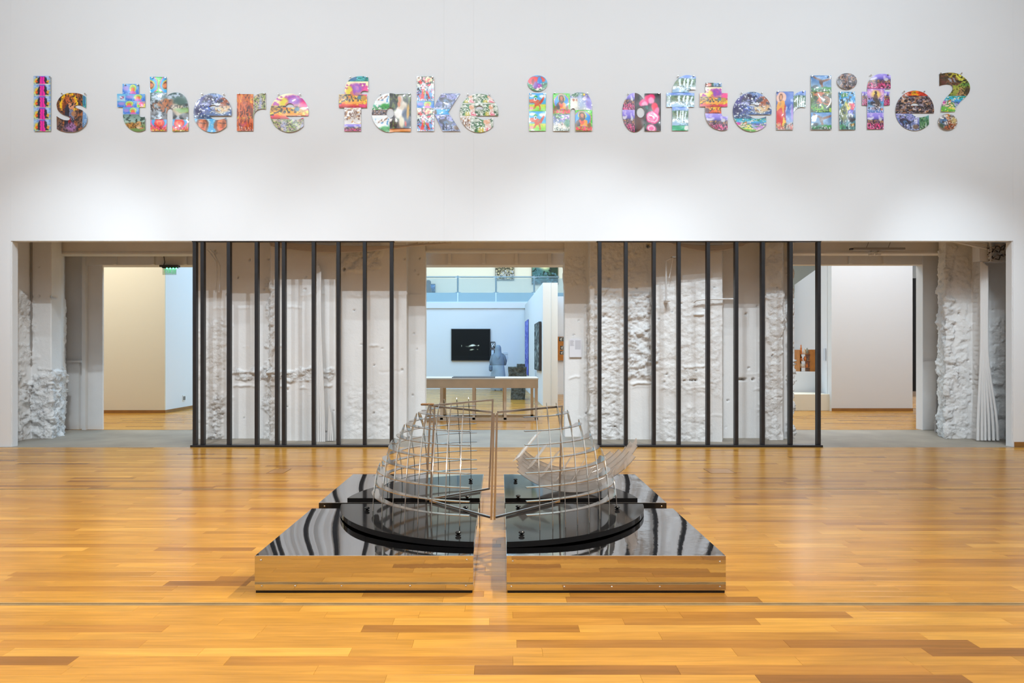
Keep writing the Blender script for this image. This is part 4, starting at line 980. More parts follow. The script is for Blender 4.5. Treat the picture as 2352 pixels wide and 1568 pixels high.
# ------------------------------------------------------------------ dome of slotted steel strips, in quarters
RS, ZS = .924, .215
TH = .0045
def ring_strip(cx, z, sgx, sgy, x_open, gap, width=.056):
    r = math.sqrt(max(.01, RS ** 2 - (z - ZS) ** 2))
    ri = r - width
    a0 = math.asin(min(1, gap / r))                      # tip beside the gap, broad and round
    a1 = math.acos(min(1, x_open / r))                   # end at the open side
    n = 28
    out, inn = [], []
    for i in range(n + 1):
        t = i / n
        a = a0 + (a1 - a0) * t
        w = width
        if t < .08:
            w = width * (0.35 + 0.65 * math.sqrt(t / .08))
        ro = r - (width - w) * .5
        rin = r - width + (width - w) * .5
        rin += .022 * smooth(.25, .9, t)                 # the strip narrows towards its open end
        out.append((cx + sgx * ro * math.cos(a), CY + sgy * ro * math.sin(a)))
        inn.append((cx + sgx * rin * math.cos(a), CY + sgy * rin * math.sin(a)))
    m = MB()
    vs = [(x, y, z - TH / 2) for x, y in out + inn] + [(x, y, z + TH / 2) for x, y in out + inn]
    N = n + 1
    fs = []
    for i in range(n):
        fs += [(i, i + 1, N + i + 1, N + i), (2 * N + i, 2 * N + i + 1, 3 * N + i + 1, 3 * N + i),
               (i, i + 1, 2 * N + i + 1, 2 * N + i), (N + i, N + i + 1, 3 * N + i + 1, 3 * N + i)]
    fs += [(0, N, 3 * N, 2 * N), (n, N + n, 3 * N + n, 2 * N + n)]
    return m.add(vs, fs)
def rib_strip(cx, x, sgy, gap, ztop, width=.05, zb=.2535):
    dx = abs(x - cx)
    q = math.sqrt(max(.004, RS ** 2 - dx ** 2))
    a0 = math.asin(max(0, min(1, (zb - ZS) / q)))
    a1 = math.acos(min(1, gap / q))
    if ztop:
        a1 = min(a1, math.asin(min(1, (ztop - ZS) / q)))
    n = 26
    out, inn = [], []
    for i in range(n + 1):
        t = i / n
        a = a0 + (a1 - a0) * t
        w = min(width, q * .7)
        wi = w * (.55 + .45 * smooth(.1, .7, t))
        if t > .92:
            wi = wi * max(.25, math.sqrt((1 - t) / .08))
        out.append((CY + sgy * q * math.cos(a), ZS + q * math.sin(a)))
        inn.append((CY + sgy * (q - wi) * math.cos(a), max(zb, ZS + (q - wi) * math.sin(a))))
    m = MB()
    vs = [(x - TH / 2, y, z) for y, z in out + inn] + [(x + TH / 2, y, z) for y, z in out + inn]
    N = n + 1
    fs = []
    for i in range(n):
        fs += [(i, i + 1, N + i + 1, N + i), (2 * N + i, 2 * N + i + 1, 3 * N + i + 1, 3 * N + i),
               (i, i + 1, 2 * N + i + 1, 2 * N + i), (N + i, N + i + 1, 3 * N + i + 1, 3 * N + i)]
    fs += [(0, N, 3 * N, 2 * N), (n, N + n, 3 * N + n, 2 * N + n)]
    return m.add(vs, fs)
ZR = [.351 + .0853 * i for i in range(8)]
def dome_quarter(label, cx, sgx, sgy, xs, x_open, gap):
    t = empty('steel_cage', (cx + sgx * .5, CY + sgy * .5, .253), label, 'sculpture')
    for z in ZR:
        ring_strip(cx, z, sgx, sgy, x_open, gap).build('ring_strip', M['steel'], t, smooth=True)
    for x in xs:
        rib_strip(cx, x, sgy, gap + .012, 1.03).build('rib', M['steel'], t, smooth=True)
    return t
xl = [-.256 - .0945 * j for j in range(8)]
xr = [.262 + .0865 * j for j in range(8)]
q_fl = dome_quarter('curved steel lattice quarter dome on the front left black board', -.06, -1, -1, xl, .135, .03)
q_rl = dome_quarter('curved steel lattice quarter dome on the rear left black board, seen through the front one', -.06, -1, 1, xl, .145, .035)
q_fr = dome_quarter('curved steel lattice quarter dome on the front right black board', -.022, 1, -1, xr, .2, .03)

# slim rods that hold each quarter: four corners on a diamond, doubled where two quarters meet
Lc, Rc, Fc, Bc = (-.55, 5.27), (.46, 5.24), (-.045, 4.71), (-.085, 5.72)
zb, zt = .264, .99
RW = .014
off = .017
def rod(a, b, t, name='rod'):
    MB().beam(a, b, RW).build(name, M['rod'], t)
rod((Lc[0] + off, Lc[1] - .012, zb - .015), (Lc[0] + off + .035, Lc[1] - .012, zt), q_fl, 'post')
rod((Lc[0] - off, Lc[1] + .012, zb - .015), (Lc[0] - off + .035, Lc[1] + .012, zt), q_rl, 'post')
rod((Fc[0] - .011, Fc[1], zb - .015), (Fc[0] - .011 + .018, Fc[1], .985), q_fl, 'post')
rod((Fc[0] + .011, Fc[1], zb - .015), (Fc[0] + .011 + .018, Fc[1], .985), q_fr, 'post')
rod((Rc[0], Rc[1], zb), (Rc[0] + .02, Rc[1], zt), q_fr, 'post')
rod((Bc[0], Bc[1], zb), (Bc[0] + .03, Bc[1], 1.007), q_rl, 'post')
for z, o2 in ((zb, 0), (zt, .03)):
    rod((Lc[0] + off + o2, Lc[1] - .02, z), (Fc[0] - off + o2 * .4, Fc[1] + .01, z), q_fl)
    rod((Fc[0] + off + o2 * .6, Fc[1] + .01, z), (Rc[0] + o2 * .7, Rc[1] - .01, z), q_fr)
    rod((Lc[0] - off + o2, Lc[1] + .02, z), (Bc[0] + o2, Bc[1] - .01, z + (.017 if z > .5 else 0)), q_rl)
MB().bevbox(Lc[0] - .06, Lc[0] + .04, 5.285, 5.34, zt + .002, zt + .016, .004).build('bracket', M['rust'], q_rl)['label'] = 'rust brown bracket'

# fourth quarter: clear acrylic lattice, fallen over on the rear right board
t = empty('acrylic_lattice', (.57, 5.8, .26), 'clear acrylic lattice bowl lying tilted behind the right steel dome', 'sculpture')
bx, bz = .60, .953
def arc_strip(y, Rr, a0, a1, w, yt=.05):
    n = 26
    out, inn = [], []
    for i in range(n + 1):
        a = R(a0 + (a1 - a0) * i / n)
        out.append((bx + Rr * math.cos(a), y + yt * math.sin(a), bz + Rr * math.sin(a)))
        inn.append((bx + (Rr - w) * math.cos(a), y + yt * math.sin(a), bz + (Rr - w) * math.sin(a)))
    m = MB()
    N = n + 1
    vs = [(x, yy - .003, z) for x, yy, z in out + inn] + [(x, yy + .003, z) for x, yy, z in out + inn]
    fs = []
    for i in range(n):
        fs += [(i, i + 1, N + i + 1, N + i), (2 * N + i, 2 * N + i + 1, 3 * N + i + 1, 3 * N + i),
               (i, i + 1, 2 * N + i + 1, 2 * N + i), (N + i, N + i + 1, 3 * N + i + 1, 3 * N + i)]
    fs += [(0, N, 3 * N, 2 * N), (n, N + n, 3 * N + n, 2 * N + n)]
    return m.add(vs, fs)
for i, (a0, a1) in enumerate([(229, 300), (228, 322), (227, 329), (226, 318), (225, 312)]):
    o = arc_strip(5.62 + .095 * i, .69 - .012 * i, a0, a1, .064 + .006 * i).build('long_strip', M['acrylic'], t, smooth=True)
    o.data.materials.append(M['acrylic_edge'])
    for f in o.data.polygons:
        f.material_index = 1 if f.index % 4 > 1 else 0
    Rr = .69 - .012 * i
    for q_ in (Rr, Rr - .064 - .006 * i):
        MB().tube([(bx + q_ * math.cos(R(a0 + (a1 - a0) * s_ / 20)), 5.62 + .095 * i + .05 * math.sin(R(a0 + (a1 - a0) * s_ / 20)), bz + q_ * math.sin(R(a0 + (a1 - a0) * s_ / 20))) for s_ in range(21)], .0028, 6).build('strip_edge', M['acrylic_edge'], o, smooth=True)
for i in range(9):                       # cross blades, leaning
    a = R(222 + 11.0 * i)
    px_, pz_ = bx + .665 * math.cos(a), bz + .665 * math.sin(a)
    m = MB()
    n = 10
    vs, fs = [], []
    for k2 in range(n + 1):
        u = k2 / n
        y = 5.60 + .46 * u
        lift = .15 * u
        lean = .19 * u
        vs += [(px_ + lean, y, pz_ + lift), (px_ + lean - .035 * math.cos(a) * 1.6 + .03, y, pz_ + lift + .05)]
    nv = len(vs)
    vs += [(x + .006, y, z) for x, y, z in vs]
    for k2 in range(n):
        b = 2 * k2
        fs += [(b, b + 1, b + 3, b + 2), (nv + b, nv + b + 2, nv + b + 3, nv + b + 1), (b, b + 2, nv + b + 2, nv + b), (b + 1, nv + b + 1, nv + b + 3, b + 3)]
    fs += [(0, nv, nv + 1, 1), (2 * n, 2 * n + 1, nv + 2 * n + 1, nv + 2 * n)]
    o = m.add(vs, fs).build('cross_blade', M['acrylic'], t, smooth=True)
    o.data.materials.append(M['acrylic_edge'])
    for f in o.data.polygons:
        f.material_index = 1 if f.index % 4 > 1 else 0

# ------------------------------------------------------------------ lettering: cut out of glossy devotional posters
ZOOM = {1: (60, 150, 360 / 2352), 2: (420, 150, 360 / 2352), 3: (760, 150, 400 / 2352), 4: (1180, 150, 360 / 2352), 5: (1520, 150, 360 / 2352), 6: (1850, 150, 400 / 2352)}
def arc(cx, cy, rx, ry, a0, a1, n=28):
    return [(cx + rx * math.cos(R(a0 + (a1 - a0) * i / n)), cy + ry * math.sin(R(a0 + (a1 - a0) * i / n))) for i in range(n + 1)]
def curve(pts, n=6):
    out = []
    for i in range(len(pts) - 1):
        p0, p1, p2, p3 = pts[max(i - 1, 0)], pts[i], pts[i + 1], pts[min(i + 2, len(pts) - 1)]
        for k2 in range(n):
            t_ = k2 / n
            out.append(tuple(.5 * ((2 * p1[c]) + (-p0[c] + p2[c]) * t_ + (2 * p0[c] - 5 * p1[c] + 4 * p2[c] - p3[c]) * t_ ** 2 + (-p0[c] + 3 * p1[c] - 3 * p2[c] + p3[c]) * t_ ** 3) for c in (0, 1)))
    return out + [pts[-1]]
def rect(x0, y0, x1, y1):
    return [(x0, y0), (x1, y0), (x1, y1), (x0, y1)]
def glyph_e(l, r, t, b, eye, by, lobe):
    cx, cy, rx, ry = (l + r) / 2, (t + b) / 2, (r - l) / 2, (b - t) / 2
    w, h = r - l, b - t
    a0 = math.degrees(math.asin((by - cy) / ry))
    a1 = math.degrees(math.acos((lobe - cx) / rx))
    o = arc(cx, cy, rx, ry, a0, a1 - 360, 60)
    mx = l + .41 * w
    o += curve([(lobe, by + .045 * h), (lobe - .1 * w, by + .085 * h), (mx + .2 * w, by + .105 * h), (mx + .09 * w, by + .07 * h), (mx, by)])
    ex0, ex1, ey0, ey1 = eye
    return [o], [arc((ex0 + ex1) / 2, ey1, (ex1 - ex0) / 2, ey1 - ey0, 180, 360, 14)]

LET = []
def L_(z, outer, holes, panels, label, dots=()):
    LET.append((z, outer, holes, panels, label, dots))
L_(1, [rect(130, 170, 382, 995)], [], [(130, a, 382, b, 'robe') for a, b in ((165, 297), (297, 470), (470, 640), (640, 820), (820, 996))], 'capital I on the wall, five stacked pink robed figures')
L_(1, [curve([(908, 480), (830, 437), (720, 422), (610, 430), (520, 480), (475, 560), (470, 620), (495, 690), (560, 742), (630, 768), (665, 790), (668, 812), (645, 830), (590, 828), (530, 806), (470, 768)]) + curve([(470, 768), (470, 960)], 1) + curve([(470, 960), (540, 992), (640, 1008), (760, 1000), (860, 950), (915, 880), (928, 800), (905, 730), (850, 680), (790, 655), (750, 632), (748, 612), (780, 600), (830, 606), (880, 630), (908, 652)])], [],
   [(465, 415, 860, 1012, 'saint'), (860, 415, 935, 640, 'teal'), (860, 640, 935, 1012, 'blue')], 'letter s beside the capital I, brown picture of a saint holding a child')
L_(1, [[(1460, 288), (1702, 288), (1702, 437), (1795, 437), (1795, 635), (1705, 635)] + curve([(1705, 740), (1715, 772), (1750, 785), (1796, 780)]) + curve([(1797, 972), (1740, 995), (1670, 1000), (1580, 970), (1510, 905), (1470, 820), (1462, 735)]) + [(1462, 635), (1378, 635), (1378, 437), (1460, 437)]], [],
   [(1455, 285, 1705, 437, 'halo'), (1375, 437, 1500, 540, 'bird'), (1500, 437, 1800, 540, 'halo'), (1375, 540, 1670, 636, 'halo'), (1670, 540, 1800, 636, 'candy'), (1455, 636, 1710, 740, 'halo'), (1455, 740, 1800, 1002, 'tiger2')], 'letter t of there, blue panels with haloed heads, tiger at the foot')
L_(1, [[(1868, 182), (2115, 182), (2115, 472)] + curve([(2115, 472), (2165, 435), (2240, 416), (2320, 425), (2385, 470), (2425, 550), (2442, 650)]) + [(2442, 990), (2205, 998)] + curve([(2205, 740), (2202, 690), (2185, 660), (2160, 652), (2136, 664), (2121, 700), (2118, 740)]) + [(2118, 992), (1876, 992)]], [],
   [(1860, 180, 2120, 415, 'medal2'), (1860, 415, 2450, 815, 'tiger'), (1860, 815, 2150, 998, 'medalr'), (2150, 815, 2450, 1000, 'medalr')], 'letter h of there, grey tiger picture under a green medallion top')
o_, h_ = glyph_e(168, 742, 425, 1012, (398, 525, 600, 640), 766, 665)
L_(2, o_, h_, [(165, 420, 745, 810, 'wolves'), (165, 810, 430, 1015, 'face'), (430, 810, 745, 1015, 'face')], 'first letter e of there, wolves above two orange faces')
L_(2, [[(818, 437), (1062, 437), (1063, 498)] + curve([(1063, 498), (1100, 455), (1160, 430), (1250, 420)]) + curve([(1250, 665), (1180, 660), (1115, 685), (1075, 735), (1065, 800)]) + [(1062, 990), (818, 990)]], [],
   [(812, 430, 1064, 995, 'autumn'), (1064, 415, 1256, 805, 'creek')], 'letter r of there, rust brown autumn wood picture')
o_, h_ = glyph_e(1315, 1890, 428, 1010, (1545, 1680, 578, 640), 764, 1815)
L_(2, o_, h_, [(1310, 425, 1895, 812, 'sunset'), (1310, 812, 1690, 1015, 'creek'), (1690, 812, 1895, 1015, 'creek')], 'last letter e of there, cream sunset cottage picture')
L_(3, [curve([(508, 170), (440, 155), (350, 158), (270, 190), (215, 250), (193, 330), (190, 396)]) + [(112, 398), (112, 578), (187, 580), (185, 895), (410, 895), (410, 580), (492, 578), (492, 402)] + curve([(492, 402), (450, 402), (415, 396), (408, 378), (430, 358), (465, 352), (508, 362)])], [],
   [(180, 150, 512, 225, 'teal'), (105, 225, 512, 579, 'sunset'), (105, 579, 415, 800, 'snow'), (105, 800, 415, 900, 'lavender')], 'letter f of fake, sunset cottage with a purple tree')
L_(3, [arc(800, 646, 245, 262, -68, -285, 50) + [(864, 900), (1082, 900), (1082, 390), (864, 400)]], [arc(805, 648, 52, 70, 0, 360, 28)[:-1]],
   [(550, 380, 795, 605, 'eaglew'), (550, 605, 760, 680, 'pebbles'), (550, 680, 795, 912, 'eaglew'), (795, 380, 1085, 862, 'lamb'), (795, 862, 1085, 912, 'amber')], 'letter a of fake, dark picture of a pale cloaked mother')
L_(3, [[(1160, 155), (1398, 155), (1395, 560), (1405, 560)] + curve([(1405, 560), (1440, 480), (1498, 386)]) + [(1748, 386), (1585, 640), (1752, 895), (1510, 895), (1397, 660), (1395, 895), (1167, 895)]], [],
   [(1155, 150, 1398, 485, 'dance'), (1155, 485, 1398, 580, 'halo'), (1155, 580, 1398, 900, 'dance'), (1398, 380, 1760, 600, 'moose'), (1398, 600, 1640, 670, 'cyan'), (1398, 670, 1760, 900, 'moose')], 'letter k of fake, red legged dancers and two moose')
o_, h_ = glyph_e(1742, 2262, 388, 912, (1948, 2062, 548, 602), 687, 2192)
L_(3, o_, h_, [(1740, 385, 1985, 515, 'shawl'), (1985, 385, 2265, 515, 'shawl'), (1740, 515, 2020, 690, 'shawl'), (2020, 515, 2265, 690, 'shawl'), (1740, 690, 1890, 915, 'snow'), (1890, 690, 2265, 915, 'shawl')], 'letter e of fake, pale green shawled women repeated')
L_(4, [rect(230, 428, 480, 990)], [], [(225, 425, 485, 695, 'dino'), (225, 695, 485, 995, 'dino')], 'letter i of in, two orange cartoon dinosaurs under a red bird dot', [(arc(355, 276, 147, 121, 0, 360, 40)[:-1], 'parrot', (208, 155, 502, 398))])
L_(4, [[(588, 430), (838, 430), (838, 476)] + curve([(838, 476), (880, 440), (945, 416), (1020, 413), (1090, 436), (1140, 495), (1168, 580), (1173, 670)]) + [(1176, 990), (920, 990)] + curve([(922, 760), (922, 700), (912, 665), (888, 652), (862, 664), (845, 695), (838, 750)]) + [(836, 992), (588, 992)]], [],
   [(580, 425, 843, 740, 'medal'), (580, 740, 860, 998, 'xmas'), (843, 408, 1180, 680, 'xmas2'), (860, 680, 1180, 998, 'medal')], 'letter n of in, green bordered robed figure in an oval')
L_(4, [arc(1810, 712, 185, 292, -37, -323, 56) + [(1960, 992), (2203, 992), (2203, 428), (1958, 428)]], [arc(1900, 712, 59, 80, 0, 360, 28)[:-1]],
   [(1620, 415, 1812, 675, 'lavender'), (1620, 675, 1812, 1006, 'lavender'), (1812, 415, 2206, 1006, 'rose')], 'letter a of afterlife, pink roses on near black')
L_(5, [curve([(505, 180), (440, 162), (350, 158), (265, 190), (200, 255), (160, 345), (152, 422)]) + [(65, 422), (65, 632), (150, 632), (150, 985), (392, 985), (392, 632), (482, 632), (482, 424)] + curve([(482, 424), (420, 420), (398, 405), (402, 385), (430, 373), (505, 372)])], [],
   [(148, 155, 508, 421, 'falls'), (60, 421, 130, 633, 'falls'), (130, 421, 508, 633, 'falls'), (148, 633, 395, 910, 'falls'), (148, 910, 395, 990, 'green')], 'letter f of after, white waterfalls repeated')
L_(5, [[(650, 272), (895, 272), (895, 422), (985, 422), (982, 628), (890, 628)] + curve([(890, 720), (905, 762), (940, 775), (985, 768)]) + curve([(982, 965), (930, 982), (860, 978), (760, 940), (680, 860), (648, 760), (645, 700)]) + [(645, 628), (562, 628), (562, 422), (650, 422)]], [],
   [(645, 268, 770, 335, 'rosep'), (770, 268, 900, 335, 'blue'), (558, 335, 990, 629, 'sunset'), (640, 629, 895, 728, 'fire'), (640, 728, 990, 990, 'lavender')], 'letter t of after, orange sunset cottage over a lavender field')
o_, h_ = glyph_e(1060, 1638, 408, 1000, (1295, 1418, 588, 622), 745, 1560)
L_(5, o_, h_, [(1055, 405, 1640, 805, 'wolves'), (1055, 805, 1640, 1002, 'rabbits')], 'letter e of after, wolves above a bright rabbit scene')
L_(5, [[(1715, 402), (1968, 402), (1968, 478)] + curve([(1968, 478), (2000, 435), (2060, 405), (2150, 390)]) + curve([(2150, 640), (2085, 634), (2020, 655), (1978, 705), (1966, 770)]) + [(1962, 975), (1710, 975)]], [],
   [(1705, 398, 1968, 980, 'robefig'), (1968, 385, 2155, 780, 'falls')], 'letter r of after, haloed figure in red and yellow robes')
L_(6, [rect(65, 142, 341, 875)], [], [(60, 138, 345, 365, 'eagle'), (60, 365, 345, 642, 'cottage'), (60, 642, 345, 880, 'eagle')], 'letter l of life, brown eagles above and below a cottage')
L_(6, [[(442, 362), (662, 362), (668, 875), (448, 875)]], [], [(435, 358, 672, 880, 'parrot2')], 'letter i of life, bird on blue under a stony brown dot', [(arc(552, 222, 135, 110, 0, 360, 40)[:-1], 'pebbles', (415, 110, 688, 334))])
L_(6, [curve([(1140, 145), (1065, 126), (980, 126), (905, 155), (852, 215), (830, 290), (828, 361)]) + [(755, 362), (755, 545), (825, 547), (825, 868), (1048, 868), (1048, 547), (1130, 545), (1130, 364)] + curve([(1130, 364), (1075, 360), (1056, 348), (1062, 330), (1090, 322), (1141, 323)])], [],
   [(824, 120, 1145, 320, 'lavender'), (750, 320, 828, 548, 'lavender'), (828, 320, 1050, 645, 'statue'), (1050, 320, 1145, 548, 'lavender'), (824, 645, 1052, 872, 'lavender')], 'letter f of life, seated statue on a pink sky')
o_, h_ = glyph_e(1208, 1730, 350, 885, (1416, 1530, 512, 549), 651, 1658)
L_(6, o_, h_, [(1205, 345, 1735, 420, 'shrimp'), (1205, 420, 1735, 656, 'pebbles'), (1205, 656, 1530, 890, 'moose'), (1530, 656, 1735, 890, 'forest')], 'last letter e of life, dark brown stones with a red cap')
L_(6, [[(1802, 282)] + [(1802, 125)] + curve([(1802, 125), (1870, 110), (1950, 104), (2040, 118), (2120, 160), (2180, 220), (2208, 290), (2200, 365), (2160, 425), (2090, 490), (2035, 560), (2010, 632)]) + [(1820, 632)] + curve([(1820, 600), (1835, 530), (1880, 455), (1935, 395), (1972, 345), (1980, 305), (1962, 272), (1925, 260), (1865, 264), (1802, 282)])[:-1]], [],
   [(1798, 100, 2215, 420, 'cottage2'), (1798, 420, 2215, 636, 'rabbits')], 'question mark ending the wall text, cottage lane picture', [(arc(1910, 770, 130, 110, 0, 360, 40)[:-1], 'sack', (1780, 660, 2040, 880))])

DL = YW
def cut_piece(name, outer, holes, panels, parent, seed, mat, step=1.35):
    """sheet cut to the outline (px), split into picture panels, thin and a little wavy"""
    pts, edges = [], []
    def loop(p):
        n0 = len(pts)
        q = [p[i] for i in range(len(p)) if i == 0 or (abs(p[i][0] - p[i - 1][0]) + abs(p[i][1] - p[i - 1][1])) > .02]
        if abs(q[0][0] - q[-1][0]) + abs(q[0][1] - q[-1][1]) < .02:
            q = q[:-1]
        for a in q:
            pts.append(Vector(a))
        edges.extend((n0 + i, n0 + (i + 1) % len(q)) for i in range(len(q)))
        return q
    outs = [loop(o) for o in outer]
    hls = [loop(h) for h in holes]
    xs = [p[0] for o in outs for p in o]; ys = [p[1] for o in outs for p in o]
    x0, x1, y0, y1 = min(xs), max(xs), min(ys), max(ys)
    gx, gy = np.meshgrid(np.arange(x0 + step / 2, x1, step), np.arange(y0 + step / 2, y1, step))
    gx = gx + (np.arange(gx.shape[0]) % 2)[:, None] * step / 2
    inside = np.zeros(gx.shape, bool)
    for o in outs: inside |= in_poly(gx, gy, o)
    for h in hls: inside &= ~in_poly(gx, gy, h)
    for a, b in zip(gx[inside], gy[inside]):
        pts.append(Vector((a, b)))
    for (a, b, c, d, st) in panels:
        for p, q in (((a, b), (c, b)), ((c, b), (c, d)), ((c, d), (a, d)), ((a, d), (a, b))):
            n0 = len(pts)
            pts += [Vector((min(max(p[0], x0 - 1), x1 + 1), min(max(p[1], y0 - 1), y1 + 1))), Vector((min(max(q[0], x0 - 1), x1 + 1), min(max(q[1], y0 - 1), y1 + 1)))]
            if (pts[-1] - pts[-2]).length > .1:
                edges.append((n0, n0 + 1))
    V, _, T, *_r = delaunay_2d_cdt(pts, edges, [], 0, 1e-4)
    V = np.array([tuple(v) for v in V]); T = np.array([t_ for t_ in T if len(t_) == 3])
    C = V[T].mean(1)
    ok = np.zeros(len(C), bool)
    for o in outs: ok |= in_poly(C[:, 0], C[:, 1], o)
    for h in hls: ok &= ~in_poly(C[:, 0], C[:, 1], h)
    T, C = T[ok], C[ok]
    done = np.zeros(len(T), bool)
    for pi, (a, b, c, d, st) in enumerate(panels):
        sel = ~done & (C[:, 0] >= a) & (C[:, 0] <= c) & (C[:, 1] >= b) & (C[:, 1] <= d)
        if pi == len(panels) - 1:
            sel = ~done
        done |= sel
        if sel.sum() < 3:
            continue
        tri = T[sel]
        ids, inv = np.unique(tri, return_inverse=True)
        tri = inv.reshape(-1, 3)
        P = V[ids]
        wx, wz = (P[:, 0] - 1147) * DL / F, H - (P[:, 1] - 810) * DL / F
        wave = fbm(wx * 3.2, wz * 3.2, 0, seed, 2) - .5
        wave2 = fbm(wx * 5.5, wz * 5.5, 0, seed + 3, 2) - .5
        yv = YW - .020 - .022 * wave - .012 * wave2
        n = len(P)
        front = np.stack([wx, yv, wz], 1)
        back = np.stack([wx, yv + .002, wz], 1)
        ar = (P[tri[:, 1], 0] - P[tri[:, 0], 0]) * (P[tri[:, 2], 1] - P[tri[:, 0], 1]) - (P[tri[:, 1], 1] - P[tri[:, 0], 1]) * (P[tri[:, 2], 0] - P[tri[:, 0], 0])
        tri[ar < 0] = tri[ar < 0][:, ::-1]
        E = np.concatenate([tri[:, [0, 1]], tri[:, [1, 2]], tri[:, [2, 0]]])
        key = {}
        for e in map(tuple, E):
            key[e] = 1
        bd = [e for e in key if (e[1], e[0]) not in key]
        faces = [tuple(t_) for t_ in tri[:, ::-1].tolist()] + [tuple(t_) for t_ in (tri + n).tolist()] + [(e[0], e[1], e[1] + n, e[0] + n) for e in bd]
        me = bpy.data.meshes.new(name)
        off = np.array(parent.location)
        me.from_pydata((np.concatenate([front, back]) - off).tolist(), [], faces)
        U, Vv = (P[:, 0] - a) / (c - a), 1 - (P[:, 1] - b) / (d - b)
        rgb = s2l(picture(PIC[st], U, Vv, 11))
        col = np.ones((2 * n, 4)); col[:n, :3] = rgb; col[n:, :3] = .7
        ca = me.color_attributes.new('print', 'FLOAT_COLOR', 'POINT')
        ca.data.foreach_set('color', col.ravel())
        me.shade_smooth()
        me.set_sharp_from_angle(angle=R(50))
        me.materials.append(mat)
        o = bpy.data.objects.new(name, me)
        COL.objects.link(o)
        o.parent = parent
for li, (z, outer, holes, panels, label, dots) in enumerate(LET):
    ox, oy, s = ZOOM[z]
    cv = lambda p: [(ox + s * q[0], oy + s * q[1]) for q in p]
    cp = lambda r: (ox + s * r[0], oy + s * r[1], ox + s * r[2], oy + s * r[3])
    outp = [cv(o) for o in outer]
    xs = [p[0] for o in outp for p in o]; ys = [p[1] for o in outp for p in o]
    t = empty('poster_letter', (XX((min(xs) + max(xs)) / 2, DL), YW, ZZ(max(ys), DL)), label, 'letter', 'poster letters of the wall text')
    cut_piece('poster_piece', outp, [cv(h) for h in holes], [cp(p) + (p[4],) for p in panels], t, 60 + li * 7, M['poster'])
    for pts, st, rc in dots:
        cut_piece('dot', [cv(pts)], [], [cp(rc) + (st,)], t, 400 + li * 7, M['poster'])
    # two pins at the top edge
    ty = min(ys)
    top = sorted(p[0] for o in outp for p in o if p[1] < ty + 12)
    for px_ in (top[0] + 4, top[-1] - 4):
        q = at(px_, ty - .4 + 1.2, YW - .03)
        MB().lathe((q.x, YW - .03, q.z), [(.004, -.028), (.004, 0), (.012, .001), (.012, .006), (.007, .012)], 8, 'y').build('pin', M['screw'], t, smooth=True)

# ------------------------------------------------------------------ fittings in the niche
def bundle(name, label, cat, paths, r, mat, part='pipe'):
    t = empty(name, paths[0][-1], label, cat)
    for p in paths:
        MB().tube(p, r, 10).build(part, M[mat], t, smooth=True)
    return t
def conduit(xt, xb, D, ytop, ybot, bend=.35, mid=None):
    """pipe coming straight down and splaying at the foot"""
    pts = []
    for i in range(13):
        u = i / 12
        py = ytop + (ybot - ytop) * u
        w = smooth(bend, 1, u) if bend < 1 else 0
        px = xt + (xb - xt) * float(w) ** 1.1
        pts.append(at(px, py, D - .02 * u))
    return pts
bundle('conduit_bundle', 'white painted conduits running down the wall between the left screen bars', 'pipes',
       [conduit(727 + 2.2 * i, xb, 10.80 - .012 * i, 598 + 6 * i, 1014, .15) for i, xb in enumerate((726.5, 731.5, 736.5, 741, 745))], .017, 'pipe')
bundle('conduit_bundle', 'white painted conduits splaying at the foot beside the right end column', 'pipes',
       [conduit(2254 + 2.6 * i, xb, 10.82 - .008 * i, 601 + 2 * i, 1011, .42) for i, xb in enumerate((2246, 2255, 2263, 2272, 2282, 2292))], .021, 'pipe')
bundle('short_conduits', 'short white conduit stubs at the foot of the wall, right of the conduit bundle', 'pipes',
       [conduit(756 + 2 * i, 754 + 5 * i, 10.80, 930 + 8 * i, 1012, .1) for i in range(3)], .016, 'pipe')
bundle('bent_conduit', 'bent white conduit pair high on the wall behind the left screen', 'pipes',
       [[at(474 + d, 573, 10.98), at(484 + d, 583, 10.98), at(497 + d, 601 + d, 10.98), at(497 + d, 640, 10.98), at(495 + d, 671, 11.0)] for d in (0, 8)], .013, 'pipe')
t = empty('bracket_pipe', at(1533, 690, 10.72), 'white angled pipe bracket high on the rough wall behind the right screen', 'pipe')
MB().tube([at(1530, 690, 10.66), at(1530, 640, 10.66), at(1530.5, 599, 10.64), at(1540, 593, 10.6), at(1548, 591, 10.55)], .013, 10).build('pipe', M['pipe'], t, smooth=True)
MB().tube([at(1546, 592, 10.55), at(1541, 620, 10.66), at(1537, 638, 10.66)], .006, 8).build('brace', M['pipe'], t, smooth=True)
MB().bevbox(XX(1542, 10.55), XX(1553, 10.55), 10.5, 10.6, ZZ(593, 10.55), ZZ(589, 10.55), .004).build('cap', M['screw'], t)
MB().bevbox(XX(1529, 10.66), XX(1540, 10.66), 10.63, 10.80, ZZ(692, 10.66), ZZ(688, 10.66), .004).build('foot', M['pipe'], t)
t = bundle('wall_pipe', 'thin white pipe running sideways across the rough wall behind the right screen', 'pipe',
       [[at(1594, 694, 10.70), at(1600, 689, 10.66), at(1615, 687, 10.66), at(1650, 686.5, 10.66), at(1684, 686.5, 10.66)]], .014, 'pipe')
